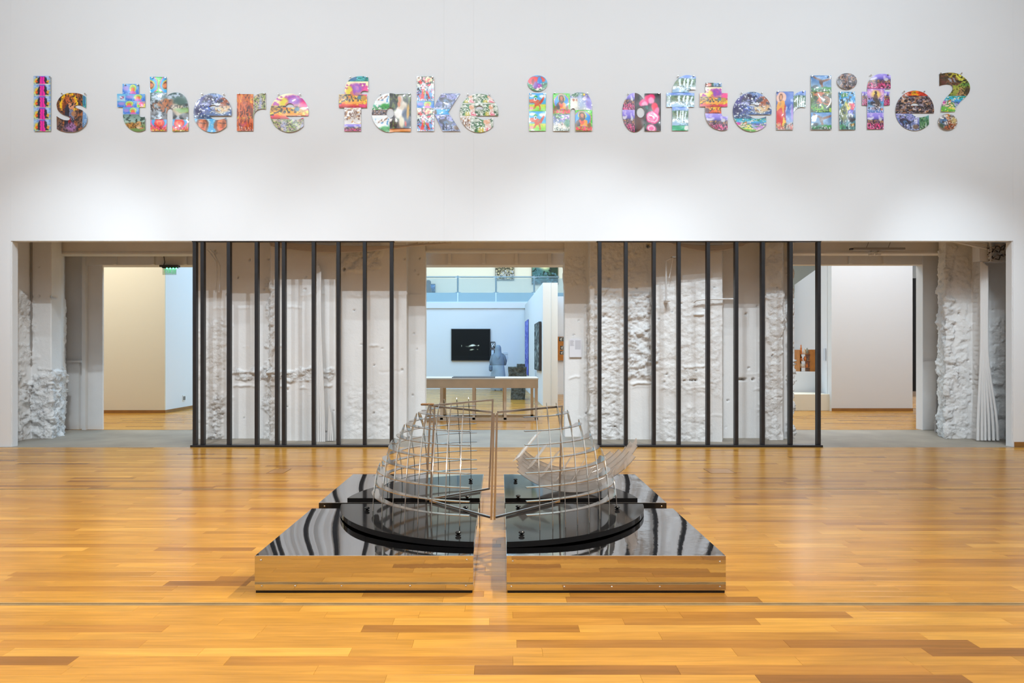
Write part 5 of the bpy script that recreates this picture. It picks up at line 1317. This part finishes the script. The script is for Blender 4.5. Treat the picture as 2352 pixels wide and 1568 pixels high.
# cables slung under the niche ceiling
def sling(p0, p1, sag, D0, D1, n=12):
    out = []
    for i in range(n + 1):
        u = i / n
        out.append(at(p0[0] + (p1[0] - p0[0]) * u, p0[1] + (p1[1] - p0[1]) * u + sag * 4 * u * (1 - u), D0 + (D1 - D0) * u))
    out[0] = Vector((out[0].x, out[0].y, 3.62))
    out[-1] = Vector((out[-1].x, out[-1].y, 3.62))
    return out
bundle('cable_bundle', 'slack cables slung under the ceiling behind the left screen', 'cables',
       [sling((590, 552 + i), (1075 - 14 * i, 554 - .5 * i), 13 + 1.8 * i, 10.75, 10.8) for i in range(7)], .011, 'wire', 'cable')
bundle('cable_bundle', 'slack cables slung under the ceiling behind the right screen', 'cables',
       [sling((1500 + 5 * i, 550), (1760 - 4 * i, 549), 15 + 2.2 * i, 10.62, 10.65) for i in range(6)], .011, 'wire', 'cable')
bundle('cable_ducts', 'flat cable ducts slanting up from the top of the right end column', 'cables',
       [[at(2188 + 9 * i, 553 - i, 10.75), at(2266, 571 - 3.4 * i, 10.72)] for i in range(4)], .02, 'niche_paint', 'duct')
rk = random.Random(11)
t = empty('cable_tangle', at(2290, 590, 10.75), 'tangle of loose cables in the top right corner of the niche', 'cables')
for i in range(12):
    y0 = 560 + rk.random() * 32
    pts = [at(2268 + 5.2 * k_ + rk.uniform(-1.5, 1.5), y0 + rk.uniform(-7, 7) - (k_ - 4) * 1.2, 10.7 + rk.uniform(-.05, .05)) for k_ in range(10)]
    MB().tube(pts, .008, 6).build('cable', M['wire' if i % 3 else 'wire_dark'], t, smooth=True)
MB().box(XX(2272, 10.7), XX(2275.5, 10.7), 10.68, 10.72, ZZ(601, 10.7), ZZ(548, 10.7)).build('hanger', M['pipe'], t)
struct(MB().box(XX(2246, 10.78), XX(2266, 10.78), 10.74, 10.9, ZZ(599, 10.78), 3.62).box(XX(2262, 10.78), XX(2340, 10.78), 10.78, 10.95, ZZ(601, 10.78), ZZ(597, 10.78)).build('trim_40', M['niche_paint']))

# fluorescent fitting hanging above the right doorway
t = empty('ceiling_lamp', at(2015, 571, 11.4), 'long grey strip light fitting hung above the right doorway, unlit', 'lamp')
MB().bevbox(XX(1958, 11.4), XX(2077, 11.4), 11.36, 11.44, ZZ(574.5, 11.4), ZZ(569, 11.4), .006).build('housing', M['grey_plastic'], t)
MB().bevbox(XX(1952, 11.4), XX(1960, 11.4), 11.37, 11.43, ZZ(574, 11.4), ZZ(570, 11.4), .004).build('end_cap', M['dark_fitting'], t)
for p in (1990, 2040):
    MB().tube([at(p, 569, 11.4), at(p + 8, 549, 11.4)], .004, 6).build('suspension_wire', M['wire_dark'], t)
t = empty('wall_lamp', at(2004, 585, 11.45), 'small pale spotlight pair under the strip light above the right doorway', 'lamp')
for p in (2001, 2017):
    MB().bevbox(XX(p - 4, 11.45), XX(p + 4, 11.45), 11.4, 11.5, ZZ(587, 11.45), ZZ(578, 11.45), .012).build('lamp_head', M['niche_paint'], t)
    MB().box(XX(p - 1, 11.45), XX(p + 1, 11.45), 11.44, 11.46, ZZ(579, 11.45), 3.11).build('stem', M['grey_plastic'], t)

# illuminated exit plate, seen from behind
De = 12.36
t = empty('exit_sign', at(390, 628, De), 'exit sign seen from behind, clear plate lit green under a dark bar', 'sign')
MB().prism([(XX(369, De), De - .05), (XX(411, De), De - .05), (XX(411, De), De + .05), (XX(369, De), De + .05)], ZZ(613.5, De), ZZ(609, De)).build('housing', M['dark_fitting'], t)
MB().prism([(XX(374, De), De - .03), (XX(408, De), De - .03), (XX(408, De), De + .03), (XX(374, De), De + .03)], ZZ(615.8, De), ZZ(613.5, De)).build('lamp_slot', M['dark_fitting'], t)
MB().box(XX(373.5, De), XX(405, De), De - .004, De + .004, ZZ(631, De), ZZ(616, De)).build('plate', M['sign_glass'], t)
for p in (383.5, 391, 398, 405):
    MB().ball(at(p, 616.2, De - .03), .016, .012, .012, 8).build('green_light', M['green_led'], t, smooth=True)
def strokes(x0, x1, z0, z1, segs, w, y):
    m = MB()
    for (u0, v0, u1, v1) in segs:
        m.beam((x0 + (x1 - x0) * u0, y, z0 + (z1 - z0) * v0), (x0 + (x1 - x0) * u1, y, z0 + (z1 - z0) * v1), .004, w)
    return m
GL = {'E': [(0, 0, 0, 1), (0, 1, 1, 1), (0, .5, .85, .5), (0, 0, 1, 0)], 'X': [(0, 0, 1, 1), (0, 1, 1, 0)], 'I': [(.5, 0, .5, 1)], 'T': [(.5, 0, .5, 1), (0, 1, 1, 1)]}
for ch, a, b in (('E', 403, 395.5), ('X', 394, 387.5), ('I', 386.5, 383.5), ('T', 383, 376.5)):      # reads right from the other side
    strokes(XX(a, De), XX(b, De), ZZ(627, De), ZZ(619, De), GL[ch], .013, De - .008).build('letter', M['green_text'], t)
MB().tube([at(376, 609, De), at(378.5, 602, De + .02), at(376.5, 590, De + .04), at(376, 580, De + .05)], .007, 8).build('cable', M['wire_dark'], t, smooth=True)

# wall text sheet and its ledge
t = empty('text_sheet', at(1322, 820, 11.37), 'white paper sheet of small grey text on the pillar right of the middle doorway', 'sheet')
MB().box(XX(1308, 11.37), XX(1336, 11.37), 11.362, 11.372, ZZ(820, 11.37), ZZ(778.5, 11.37)).build('paper', M['paper'], t)
m = MB()
for c0, c1, n_l in ((1309.5, 1319, 9), (1321, 1335, 14)):
    for i in range(n_l):
        y_ = 781.5 + 1.5 * i
        m.box(XX(c0, 11.36), XX(c1 - rk.random() * 3, 11.36), 11.3605, 11.362, ZZ(y_ + .6, 11.36), ZZ(y_, 11.36))
o = m.build('text_lines', M['ink'], t)
o['kind'] = 'stuff'
# small fitting at the foot of the right recess
t = empty('floor_bracket', at(2151, 986, 12.0), 'small grey bracket at the foot of the right end column', 'bracket')
MB().box(XX(2148, 12), XX(2150, 12), 11.98, 12.02, 0, ZZ(966, 12)).box(XX(2153, 12), XX(2155, 12), 11.98, 12.02, 0, ZZ(966, 12)).build('legs', M['grey_plastic'], t)
MB().box(XX(2147, 12), XX(2156, 12), 11.97, 12.03, ZZ(972, 12), ZZ(968, 12)).build('cross_piece', M['grey_plastic'], t)

# ------------------------------------------------------------------ rooms behind: what stands and hangs there
def sheet_pic(name, x0, x1, z0, z1, y, style, n, parent, thick=.03, xdir=None, mat=None):
    """framed flat picture facing the eye (or along a wall direction), printed on a fine grid"""
    nx, nz = n, max(4, int(n * abs(z1 - z0) / max(.05, abs(x1 - x0) if xdir is None else (Vector(xdir[1]) - Vector(xdir[0])).length)))
    u, v = np.meshgrid(np.linspace(0, 1, nx + 1), np.linspace(0, 1, nz + 1))
    if xdir is None:
        px, py = x0 + u * (x1 - x0), np.full(u.shape, y)
    else:
        a, b = xdir
        px, py = a[0] + u * (b[0] - a[0]), a[1] + u * (b[1] - a[1])
    co = np.stack([px, py, z0 + v * (z1 - z0)], -1).reshape(-1, 3) - np.array(parent.location)
    fs = [(j * (nx + 1) + i, j * (nx + 1) + i + 1, (j + 1) * (nx + 1) + i + 1, (j + 1) * (nx + 1) + i) for j in range(nz) for i in range(nx)]
    me = bpy.data.meshes.new(name)
    me.from_pydata(co.tolist(), [], fs)
    rgb = s2l(picture(PIC[style], u.ravel(), v.ravel(), 5))
    col = np.ones((len(co), 4)); col[:, :3] = rgb
    me.color_attributes.new('print', 'FLOAT_COLOR', 'POINT').data.foreach_set('color', col.ravel())
    me.materials.append(mat or M['matt_print'])
    o = bpy.data.objects.new(name, me)
    COL.objects.link(o)
    o.parent = parent
    return o
def picture_thing(name, label, cat, a, b, D, style, n=60, frame='dark_fitting', depth=.05, border=.02, group=None):
    """a = (px, py) top left, b = bottom right, hung at depth D"""
    x0, x1, z0, z1 = XX(a[0], D), XX(b[0], D), ZZ(b[1], D), ZZ(a[1], D)
    t = empty(name, ((x0 + x1) / 2, D, z0), label, cat, group)
    MB().bevbox(x0, x1, D - depth, D, z0, z1, .004).build('frame', M[frame], t)
    sheet_pic('picture', x0 + border, x1 - border, z0 + border, z1 - border, D - depth - .002, style, n, t)
    return t
picture_thing('framed_photograph', 'large black framed night photograph with pale glints on the blue wall', 'picture', (1036.5, 755), (1126.5, 828), 26.38, 'night', 110, 'dark_fitting', .06, .025)
picture_thing('framed_print', 'small upper black framed print beside the large black photograph', 'picture', (1126.8, 784.5), (1137.5, 799.5), 26.38, 'graphic', 24, 'dark_fitting', .03, .03)
picture_thing('framed_print', 'small lower black framed drawing beside the standing visitor', 'picture', (1126.8, 802), (1136, 817.5), 26.38, 'sketch', 20, 'dark_fitting', .03, .03)
for (a, b), lab in ((((1156, 809), (1166, 814)), 'small wall caption right of the visitor, upper of two'), (((1156, 816), (1166, 826)), 'small wall caption right of the visitor, lower of two')):
    x0, x1, z0, z1 = XX(a[0], 26.39), XX(b[0], 26.39), ZZ(b[1], 26.39), ZZ(a[1], 26.39)
    tag(MB().box(x0, x1, 26.385, 26.397, z0, z1).build('wall_caption', M['caption'], None, loc=(x0, 26.39, z0)), lab, 'caption')
picture_thing('hanging', 'mottled ochre and grey hanging on the upper gallery wall', 'picture', (1137.5, 600), (1181, 643.5), 30.18, 'tapestry', 50, 'dark_fitting', .06, .01)
picture_thing('landscape_painting', 'dark misty landscape painting at the right of the upper gallery wall', 'picture', (1221, 600), (1282, 653.5), 30.18, 'landscape', 60, 'rust_frame', .06, .02)
picture_thing('blue_painting', 'dark blue painting at the left end of the upper gallery', 'picture', (960, 652), (1000, 673), 30.18, 'darkfig', 40, 'dark_fitting', .06, .01)
tag(MB().ball(at(984, 649, 29.6), .12, .1, .12).ball(at(978, 652, 29.6), .10, .1, .10).lathe((at(982, 673, 29.6).x, 29.6, 3.72), [(.2, 0), (.2, .3), (.1, .75)], 10).build('dark_figure', M['wire_dark'], None, smooth=True, loc=at(982, 673, 30.0)), 'dark small bust in front of the blue painting in the upper gallery', 'bust')
# pictures on the partition's long side
def wall_pt(Dd):
    u = (Dd - 18.0) / (26.35 - 18.0)
    return (pa + (pc - pa) * u - .012, Dd)
def side_pic(name, label, D0, D1, z0, z1, style, frame):
    a, b = wall_pt(D0), wall_pt(D1)
    t = empty(name, (a[0], a[1], z0), label, 'picture')
    nrm = Vector((-(b[1] - a[1]), b[0] - a[0])).normalized() * (.06 if frame == 'wire_dark' else .015)
    if nrm.x > 0: nrm = -nrm
    MB().prism([a, b, (b[0] + nrm.x, b[1] + nrm.y), (a[0] + nrm.x, a[1] + nrm.y)], z0, z1).build('frame', M[frame], t)
    e = (nrm.x * 1.04, nrm.y * 1.04)
    sheet_pic('picture', 0, 0, z0 + .02, z1 - .02, 0, style, 40, t, xdir=((b[0] + e[0], b[1] + e[1]), (a[0] + e[0], a[1] + e[1])))
    return t
side_pic('relief_panel', 'tall dark grey relief panel on the partition, nearer of two', 18.4, 20.2, ZZ(850, 19.2), ZZ(741, 19.2), 'relief', 'wire_dark')
side_pic('violet_hanging', 'long violet hanging at the far end of the partition', 24.0, 26.0, ZZ(862, 24.0), ZZ(733, 24.0), 'violet', 'violet_edge')
t = picture_thing('photo_board', 'orange wooden board of small photographs seen right of the partition', 'board', (1270, 773), (1320, 827.5), 22.95, 'photos', 30, 'orange_wood', .06, 10)
for c in list(t.children):
    if c.name.startswith('picture'):
        bpy.data.objects.remove(c)
for a, b in (((1284, 774), (1296, 783.5)), ((1287, 794), (1297, 803)), ((1286, 806), (1297, 814))):
    sheet_pic('photograph', XX(a[0], 22.88), XX(b[0], 22.88), ZZ(b[1], 22.88), ZZ(a[1], 22.88), 22.886, 'photos', 16, t)

# gallery balustrade
Yg = 26.42
t = empty('balustrade', (XX(1100, Yg), Yg, 3.72), 'glass balustrade with steel posts and handrail along the upper gallery', 'railing')
zr = ZZ(636, Yg)
MB().tube([(-7.6, Yg, zr), (XX(1284, Yg), Yg, zr)], .028, 10).build('handrail', M['rail'], t, smooth=True)
px0 = 1051.7 - 88 * 4
for i in range(9):
    p = 1051.7 - 87.6 * 4 + 87.6 * i
    if p > 1290: break
    x = XX(p, Yg)
    m = MB().tube([(x, Yg, 3.72), (x, Yg, zr + .05)], .035, 10)
    m.build('post', M['rail'], t, smooth=True)
    MB().beam((x - .1, Yg - .03, ZZ(671.5, Yg)), (x + .1, Yg - .03, ZZ(671.5, Yg)), .03).build('clamp', M['rail'], t)
    MB().beam((x - .1, Yg - .03, zr - .02), (x + .1, Yg - .03, zr - .02), .02).build('clamp', M['rail'], t)
    MB().box(x + .02, x + 1.45, Yg - .085, Yg - .07, 3.38, zr - .06).build('glass_pane', M['glass'], t)

# display table
Dt = 14.07
ty0, ty1 = Dt, Dt + .9
tz = ZZ(868, Dt)
tx0, tx1 = XX(900, Dt), XX(1236, Dt)
t = empty('display_table', ((tx0 + tx1) / 2, Dt, 0), 'long tan wooden display table in the middle doorway', 'table')
za = ZZ(871, Dt)
zl = ZZ(891, Dt)
MB().box(tx0 - .01, tx1 + .01, ty0 - .01, ty1 + .01, za, tz).build('tabletop', M['table_top'], t)
m = MB().box(tx0, tx1, ty0, ty0 + .02, zl, za).box(tx0, tx1, ty1 - .02, ty1, zl, za).box(tx0, tx0 + .02, ty0 + .02, ty1 - .02, zl, za).box(tx1 - .02, tx1, ty0 + .02, ty1 - .02, zl, za)
m.build('apron', M['plywood'], t)
for p, y in ((920, ty0), (1014, ty0), (1088, ty0), (1160, ty0), (1232, ty0), (941, ty1 - .06), (1021, ty1 - .06), (1090, ty1 - .06), (1158, ty1 - .06), (1222, ty1 - .06)):
    x = XX(p, y)
    MB().box(x - .03, x + .03, y, y + .06, 0.02 if y == ty0 else 0, zl).build('leg', M['plywood'], t)
MB().box(tx0, tx1, ty0, ty0 + .06, 0, ZZ(959, Dt)).box(tx0, tx1, ty1 - .06, ty1, 0, .05).build('stretcher', M['plywood'], t)
o = MB().box(XX(1037, Dt), XX(1137, Dt), ty0 + .1, ty1 - .1, tz, tz + .012).build('flat_case', M['wire_dark'], None, loc=(XX(1037, Dt), ty0 + .1, tz))
tag(o, 'flat dark display sheet lying on the tan display table', 'display sheet')

# weathered stacked block on the floor of the middle room
Db = 20.4
b0, b1, bz1 = XX(1170, Db), XX(1208, Db), ZZ(838, Db)
def rough_box(x0, x1, y0, y1, z0, z1, amp, seed, n=9):
    bm = bmesh.new()
    bmesh.ops.create_cube(bm, size=1)
    bmesh.ops.subdivide_edges(bm, edges=bm.edges[:], cuts=n, use_grid_fill=True)
    for v in bm.verts:
        p = Vector((x0 + (v.co.x + .5) * (x1 - x0), y0 + (v.co.y + .5) * (y1 - y0), z0 + (v.co.z + .5) * (z1 - z0)))
        n_ = float(fbm(np.array([p.x * 6]), np.array([p.y * 6]), np.array([p.z * 6]), seed)[0]) - .5
        d = Vector((v.co.x, v.co.y, v.co.z * .2)).normalized()
        v.co = p + d * amp * n_
    bm.verts.index_update()
    m = MB().add([v.co for v in bm.verts], [[v.index for v in f.verts] for f in bm.faces])
    bm.free()
    return m
t = empty('weathered_block', ((b0 + b1) / 2, Db, 0), 'dark weathered wooden block stack standing behind the display table', 'sculpture')
rough_box(b0 + .05, b1 - .02, Db, Db + .4, 0.0, .50, .08, 3).build('lower_block', M['block'], t)
rough_box(b0 - .02, b1 + .01, Db - .03, Db + .42, .50, bz1 - .06, .10, 7).build('upper_block', M['block'], t)
rough_box(b0 + .24, b1 - .02, Db + .02, Db + .36, bz1 - .08, bz1 + .03, .06, 9).build('cap_block', M['block'], t)

# visitor in a long coat and headscarf, seen from behind
Dp = 25.3
xp = XX(1144, Dp)
k_ = F / Dp
body = bpy.data.meshes.new('person')
bm = bmesh.new()
verts = [(0, 0, .92), (0, .01, 1.12), (0, .02, 1.30), (0, .01, 1.40), (0, .015, 1.50), (0, .02, 1.585),
         (-.14, .015, 1.335), (-.22, .02, 1.08), (-.17, .12, .88), (-.16, .16, .80),
         (.15, .015, 1.335), (.235, .03, 1.10), (.20, .16, .98), (.12, .22, 1.04),
         (-.09, 0, .86), (-.10, .02, .48), (-.10, 0, .07), (-.11, .12, .03),
         (.09, 0, .86), (.10, .01, .48), (.11, -.02, .07), (.12, .10, .03)]
edg = [(0, 1), (1, 2), (2, 3), (3, 4), (4, 5), (2, 6), (6, 7), (7, 8), (8, 9), (2, 10), (10, 11), (11, 12), (12, 13), (0, 14), (14, 15), (15, 16), (16, 17), (0, 18), (18, 19), (19, 20), (20, 21)]
rad = [.14, .13, .14, .06, .075, .09, .06, .05, .037, .04, .06, .05, .037, .04, .085, .06, .045, .04, .085, .06, .045, .04]
body.from_pydata([(xp + a, Dp + b, c) for a, b, c in verts], edg, [])
po = bpy.data.objects.new('person', body)
COL.objects.link(po)
sk = po.modifiers.new('skin', 'SKIN')
for i, r_ in enumerate(rad):
    body.skin_vertices[0].data[i].radius = (r_, r_)
body.skin_vertices[0].data[0].use_root = True
ss = po.modifiers.new('smooth', 'SUBSURF'); ss.levels = 2; ss.render_levels = 2
dg = bpy.context.evaluated_depsgraph_get()
ev = bpy.data.meshes.new_from_object(po.evaluated_get(dg))
po.modifiers.clear()
po.data = ev
ev.name = 'person'
ev.shade_smooth()
ev.materials.clear(); ev.materials.append(M['skin'])
tag(po, 'visitor in a long blue-grey coat and headscarf, seen from behind, reading the wall', 'person')
def loft(rings, n=24):
    vs, fs = [], []
    for (x, y, z, rx, ry) in rings:
        for k2 in range(n):
            a = 2 * math.pi * k2 / n
            vs.append((xp + x + rx * math.cos(a), Dp + y + ry * math.sin(a), z))
    for i in range(len(rings) - 1):
        for k2 in range(n):
            a, b = i * n + k2, i * n + (k2 + 1) % n
            fs.append((a, b, b + n, a + n))
    fs.append(tuple(range(n - 1, -1, -1))); fs.append(tuple(range(len(vs) - n, len(vs))))
    return MB().add(vs, fs)
def child(m, name, mat):
    o = m.build(name, M[mat], None, smooth=True)
    o.parent = po
    return o
child(loft([(0, 0, .04, .26, .20), (0, 0, .12, .29, .22), (0, 0, .30, .285, .215), (0, 0, .60, .27, .20), (0, 0, .92, .23, .18), (0, 0, .99, .215, .17)]), 'coat_skirt', 'skirt')
child(loft([(0, 0, .96, .235, .185), (0, 0, 1.05, .235, .18), (0, .01, 1.22, .235, .17), (0, .01, 1.33, .205, .15), (0, .01, 1.40, .12, .11), (0, .01, 1.43, .08, .085)]), 'coat_top', 'coat')
for sg, pts in ((-1, [(-.13, .015, 1.36), (-.19, .015, 1.28), (-.25, .02, 1.08), (-.245, .06, .98), (-.20, .11, .92)]), (1, [(.13, .015, 1.36), (.19, .015, 1.28), (.26, .03, 1.08), (.245, .08, .99), (.19, .17, 1.0)])):
    child(MB().tube([(xp + a, Dp + b, c) for a, b, c in pts], [.05, .078, .075, .068, .05], 14), 'sleeve', 'coat')
child(loft([(0, .0, 1.17, .08, .178), (0, .0, 1.22, .13, .182), (0, .0, 1.33, .165, .165), (0, .01, 1.42, .125, .13), (0, .01, 1.52, .115, .13), (0, .01, 1.60, .11, .125), (0, .01, 1.66, .085, .10), (0, .01, 1.69, .04, .05)]), 'headscarf', 'scarf')
t = empty('shoulder_bag', (xp - .30, Dp - .02, .80), 'small dark slate bag hanging at the left side of the visitor', 'bag')
MB().bevbox(xp - .335, xp - .20, Dp - .36, Dp - .245, .72, .94, .04).build('bag_body', M['bag'], t)
MB().tube([(xp - .32, Dp - .30, .93), (xp - .275, Dp - .10, 1.06), (xp - .22, Dp - .30, .93)], .012, 8).build('strap', M['bag'], t, smooth=True)

# right room: bench, pedestal, shelf of clay figures
Dq = 16.5
q0, q1 = XX(1800, Dq), XX(1907, Dq)
tag(MB().bevbox(q0, q1, Dq, Dq + .85, 0, ZZ(905, Dq), .006).build('low_bench', M['bench'], None, loc=(q0, Dq, 0)), 'low cream box bench in front of the white wall of the right room', 'bench')
Dw = 17.6
p0, p1 = XX(1805, Dw), XX(1876, Dw)
tag(MB().bevbox(p0, p1, Dw - .15, Dw + .32, 0, ZZ(853, Dw), .006).build('white_pedestal', M['room_white'], None, loc=(p0, Dw, 0)), 'white pedestal behind the low cream bench, carrying the orange shelf', 'pedestal')
zs0 = ZZ(853, Dw)
def qx(p): return XX(p, Dw)
def qz(p): return ZZ(p, Dw)
t = empty('orange_shelf', (qx(1855), Dw, zs0), 'small orange wooden shelf unit on the white pedestal', 'shelf')
MB().box(qx(1836.5), qx(1838), Dw, Dw + .3, zs0, qz(803)).build('side_panel', M['orange_wood'], t)
MB().box(qx(1847.5), qx(1848.5), Dw + .2, Dw + .3, zs0, qz(813)).build('divider', M['orange_wood'], t)
MB().box(qx(1861), qx(1876), Dw, Dw + .3, zs0, qz(802.5)).build('end_panel', M['orange_wood'], t)
MB().box(qx(1838), qx(1848), Dw + .28, Dw + .3, zs0, qz(803)).build('back_panel', M['orange_wood'], t)
shelves = [812.5, 828, 843]
for s_ in shelves:
    MB().box(qx(1838), qx(1861), Dw, Dw + .3, qz(s_ + .9), qz(s_)).build('shelf_board', M['orange_wood'], t)
def figure(px, py, h, w, mat, label, kind):
    x, z = qx(px), qz(py) + .0005
    y = Dw + .07
    m = MB()
    if kind == 0:      # standing figure
        m.lathe((x, y, z), [(w, 0), (w * .95, h * .15), (w * .6, h * .45), (w * .75, h * .6), (w * .35, h * .72), (w * .42, h * .82), (w * .38, h * .92), (w * .1, h)], 10)
    elif kind == 1:    # crouching figure with a head to the side
        m.lathe((x, y, z), [(w, 0), (w * 1.05, h * .3), (w * .7, h * .6), (w * .3, h * .7)], 10)
        m.ball((x + w * .3, y, z + h * .8), w * .45, w * .45, h * .2, 10)
        m.ball((x - w * .7, y - .02, z + h * .35), w * .35, w * .3, h * .22, 8)
    else:              # vessel with ears
        m.lathe((x, y, z), [(w * .6, 0), (w, h * .3), (w * .9, h * .55), (w * .4, h * .75), (w * .5, h * .85)], 10)
        m.lathe((x - w * .4, y, z + h * .75), [(w * .2, 0), (w * .02, h * .25)], 6)
        m.lathe((x + w * .4, y, z + h * .75), [(w * .2, 0), (w * .02, h * .25)], 6)
    tag(m.build('clay_figure', M[mat], None, smooth=True, loc=(x, y, z)), label, 'figurine', 'clay figures on the orange shelf')
figure(1842.5, 812.5, .24, .036, 'terracotta', 'tall orange clay figure on top of the orange shelf', 0)
figure(1850, 812.5, .15, .03, 'cream_clay', 'cream clay figure on top of the orange shelf, in the middle', 1)
figure(1856.5, 812.5, .17, .032, 'grey_clay', 'grey green clay figure on top of the orange shelf, at right', 2)
figure(1843.5, 828, .11, .028, 'terracotta', 'dark orange clay figure on the upper shelf board, at left', 1)
figure(1851.5, 828, .13, .038, 'terracotta', 'bright orange seated clay figure on the upper shelf board', 2)
figure(1858, 828, .08, .02, 'grey_clay', 'small grey clay figure on the upper shelf board, at right', 0)
figure(1843, 843, .11, .042, 'cream_clay', 'cream eared clay figure on the lower shelf board, at left', 2)
figure(1850, 843, .09, .024, 'cream_clay', 'small cream clay figure on the lower shelf board, middle', 0)
figure(1856, 843, .13, .03, 'terracotta', 'orange winged clay figure on the lower shelf board, at right', 1)
cap = at(1902, 828, 16.9)
u0, u1 = 0.35, 0.65
def side_pt(u):
    a = Vector((sx0, 16.62)); b = Vector((XX(1825, 22.3), 22.3))
    return a + (b - a) * u
a, b = side_pt(.02), side_pt(.07)
tag(MB().prism([(a.x - .01, a.y), (b.x - .01, b.y), (b.x - .02, b.y), (a.x - .02, a.y)], ZZ(828, 16.8), ZZ(800, 16.8)).build('wall_text', M['caption'], None, loc=(a.x, a.y, ZZ(828, 16.8))), 'pale grey wall text panel on the white wall of the right room', 'caption')
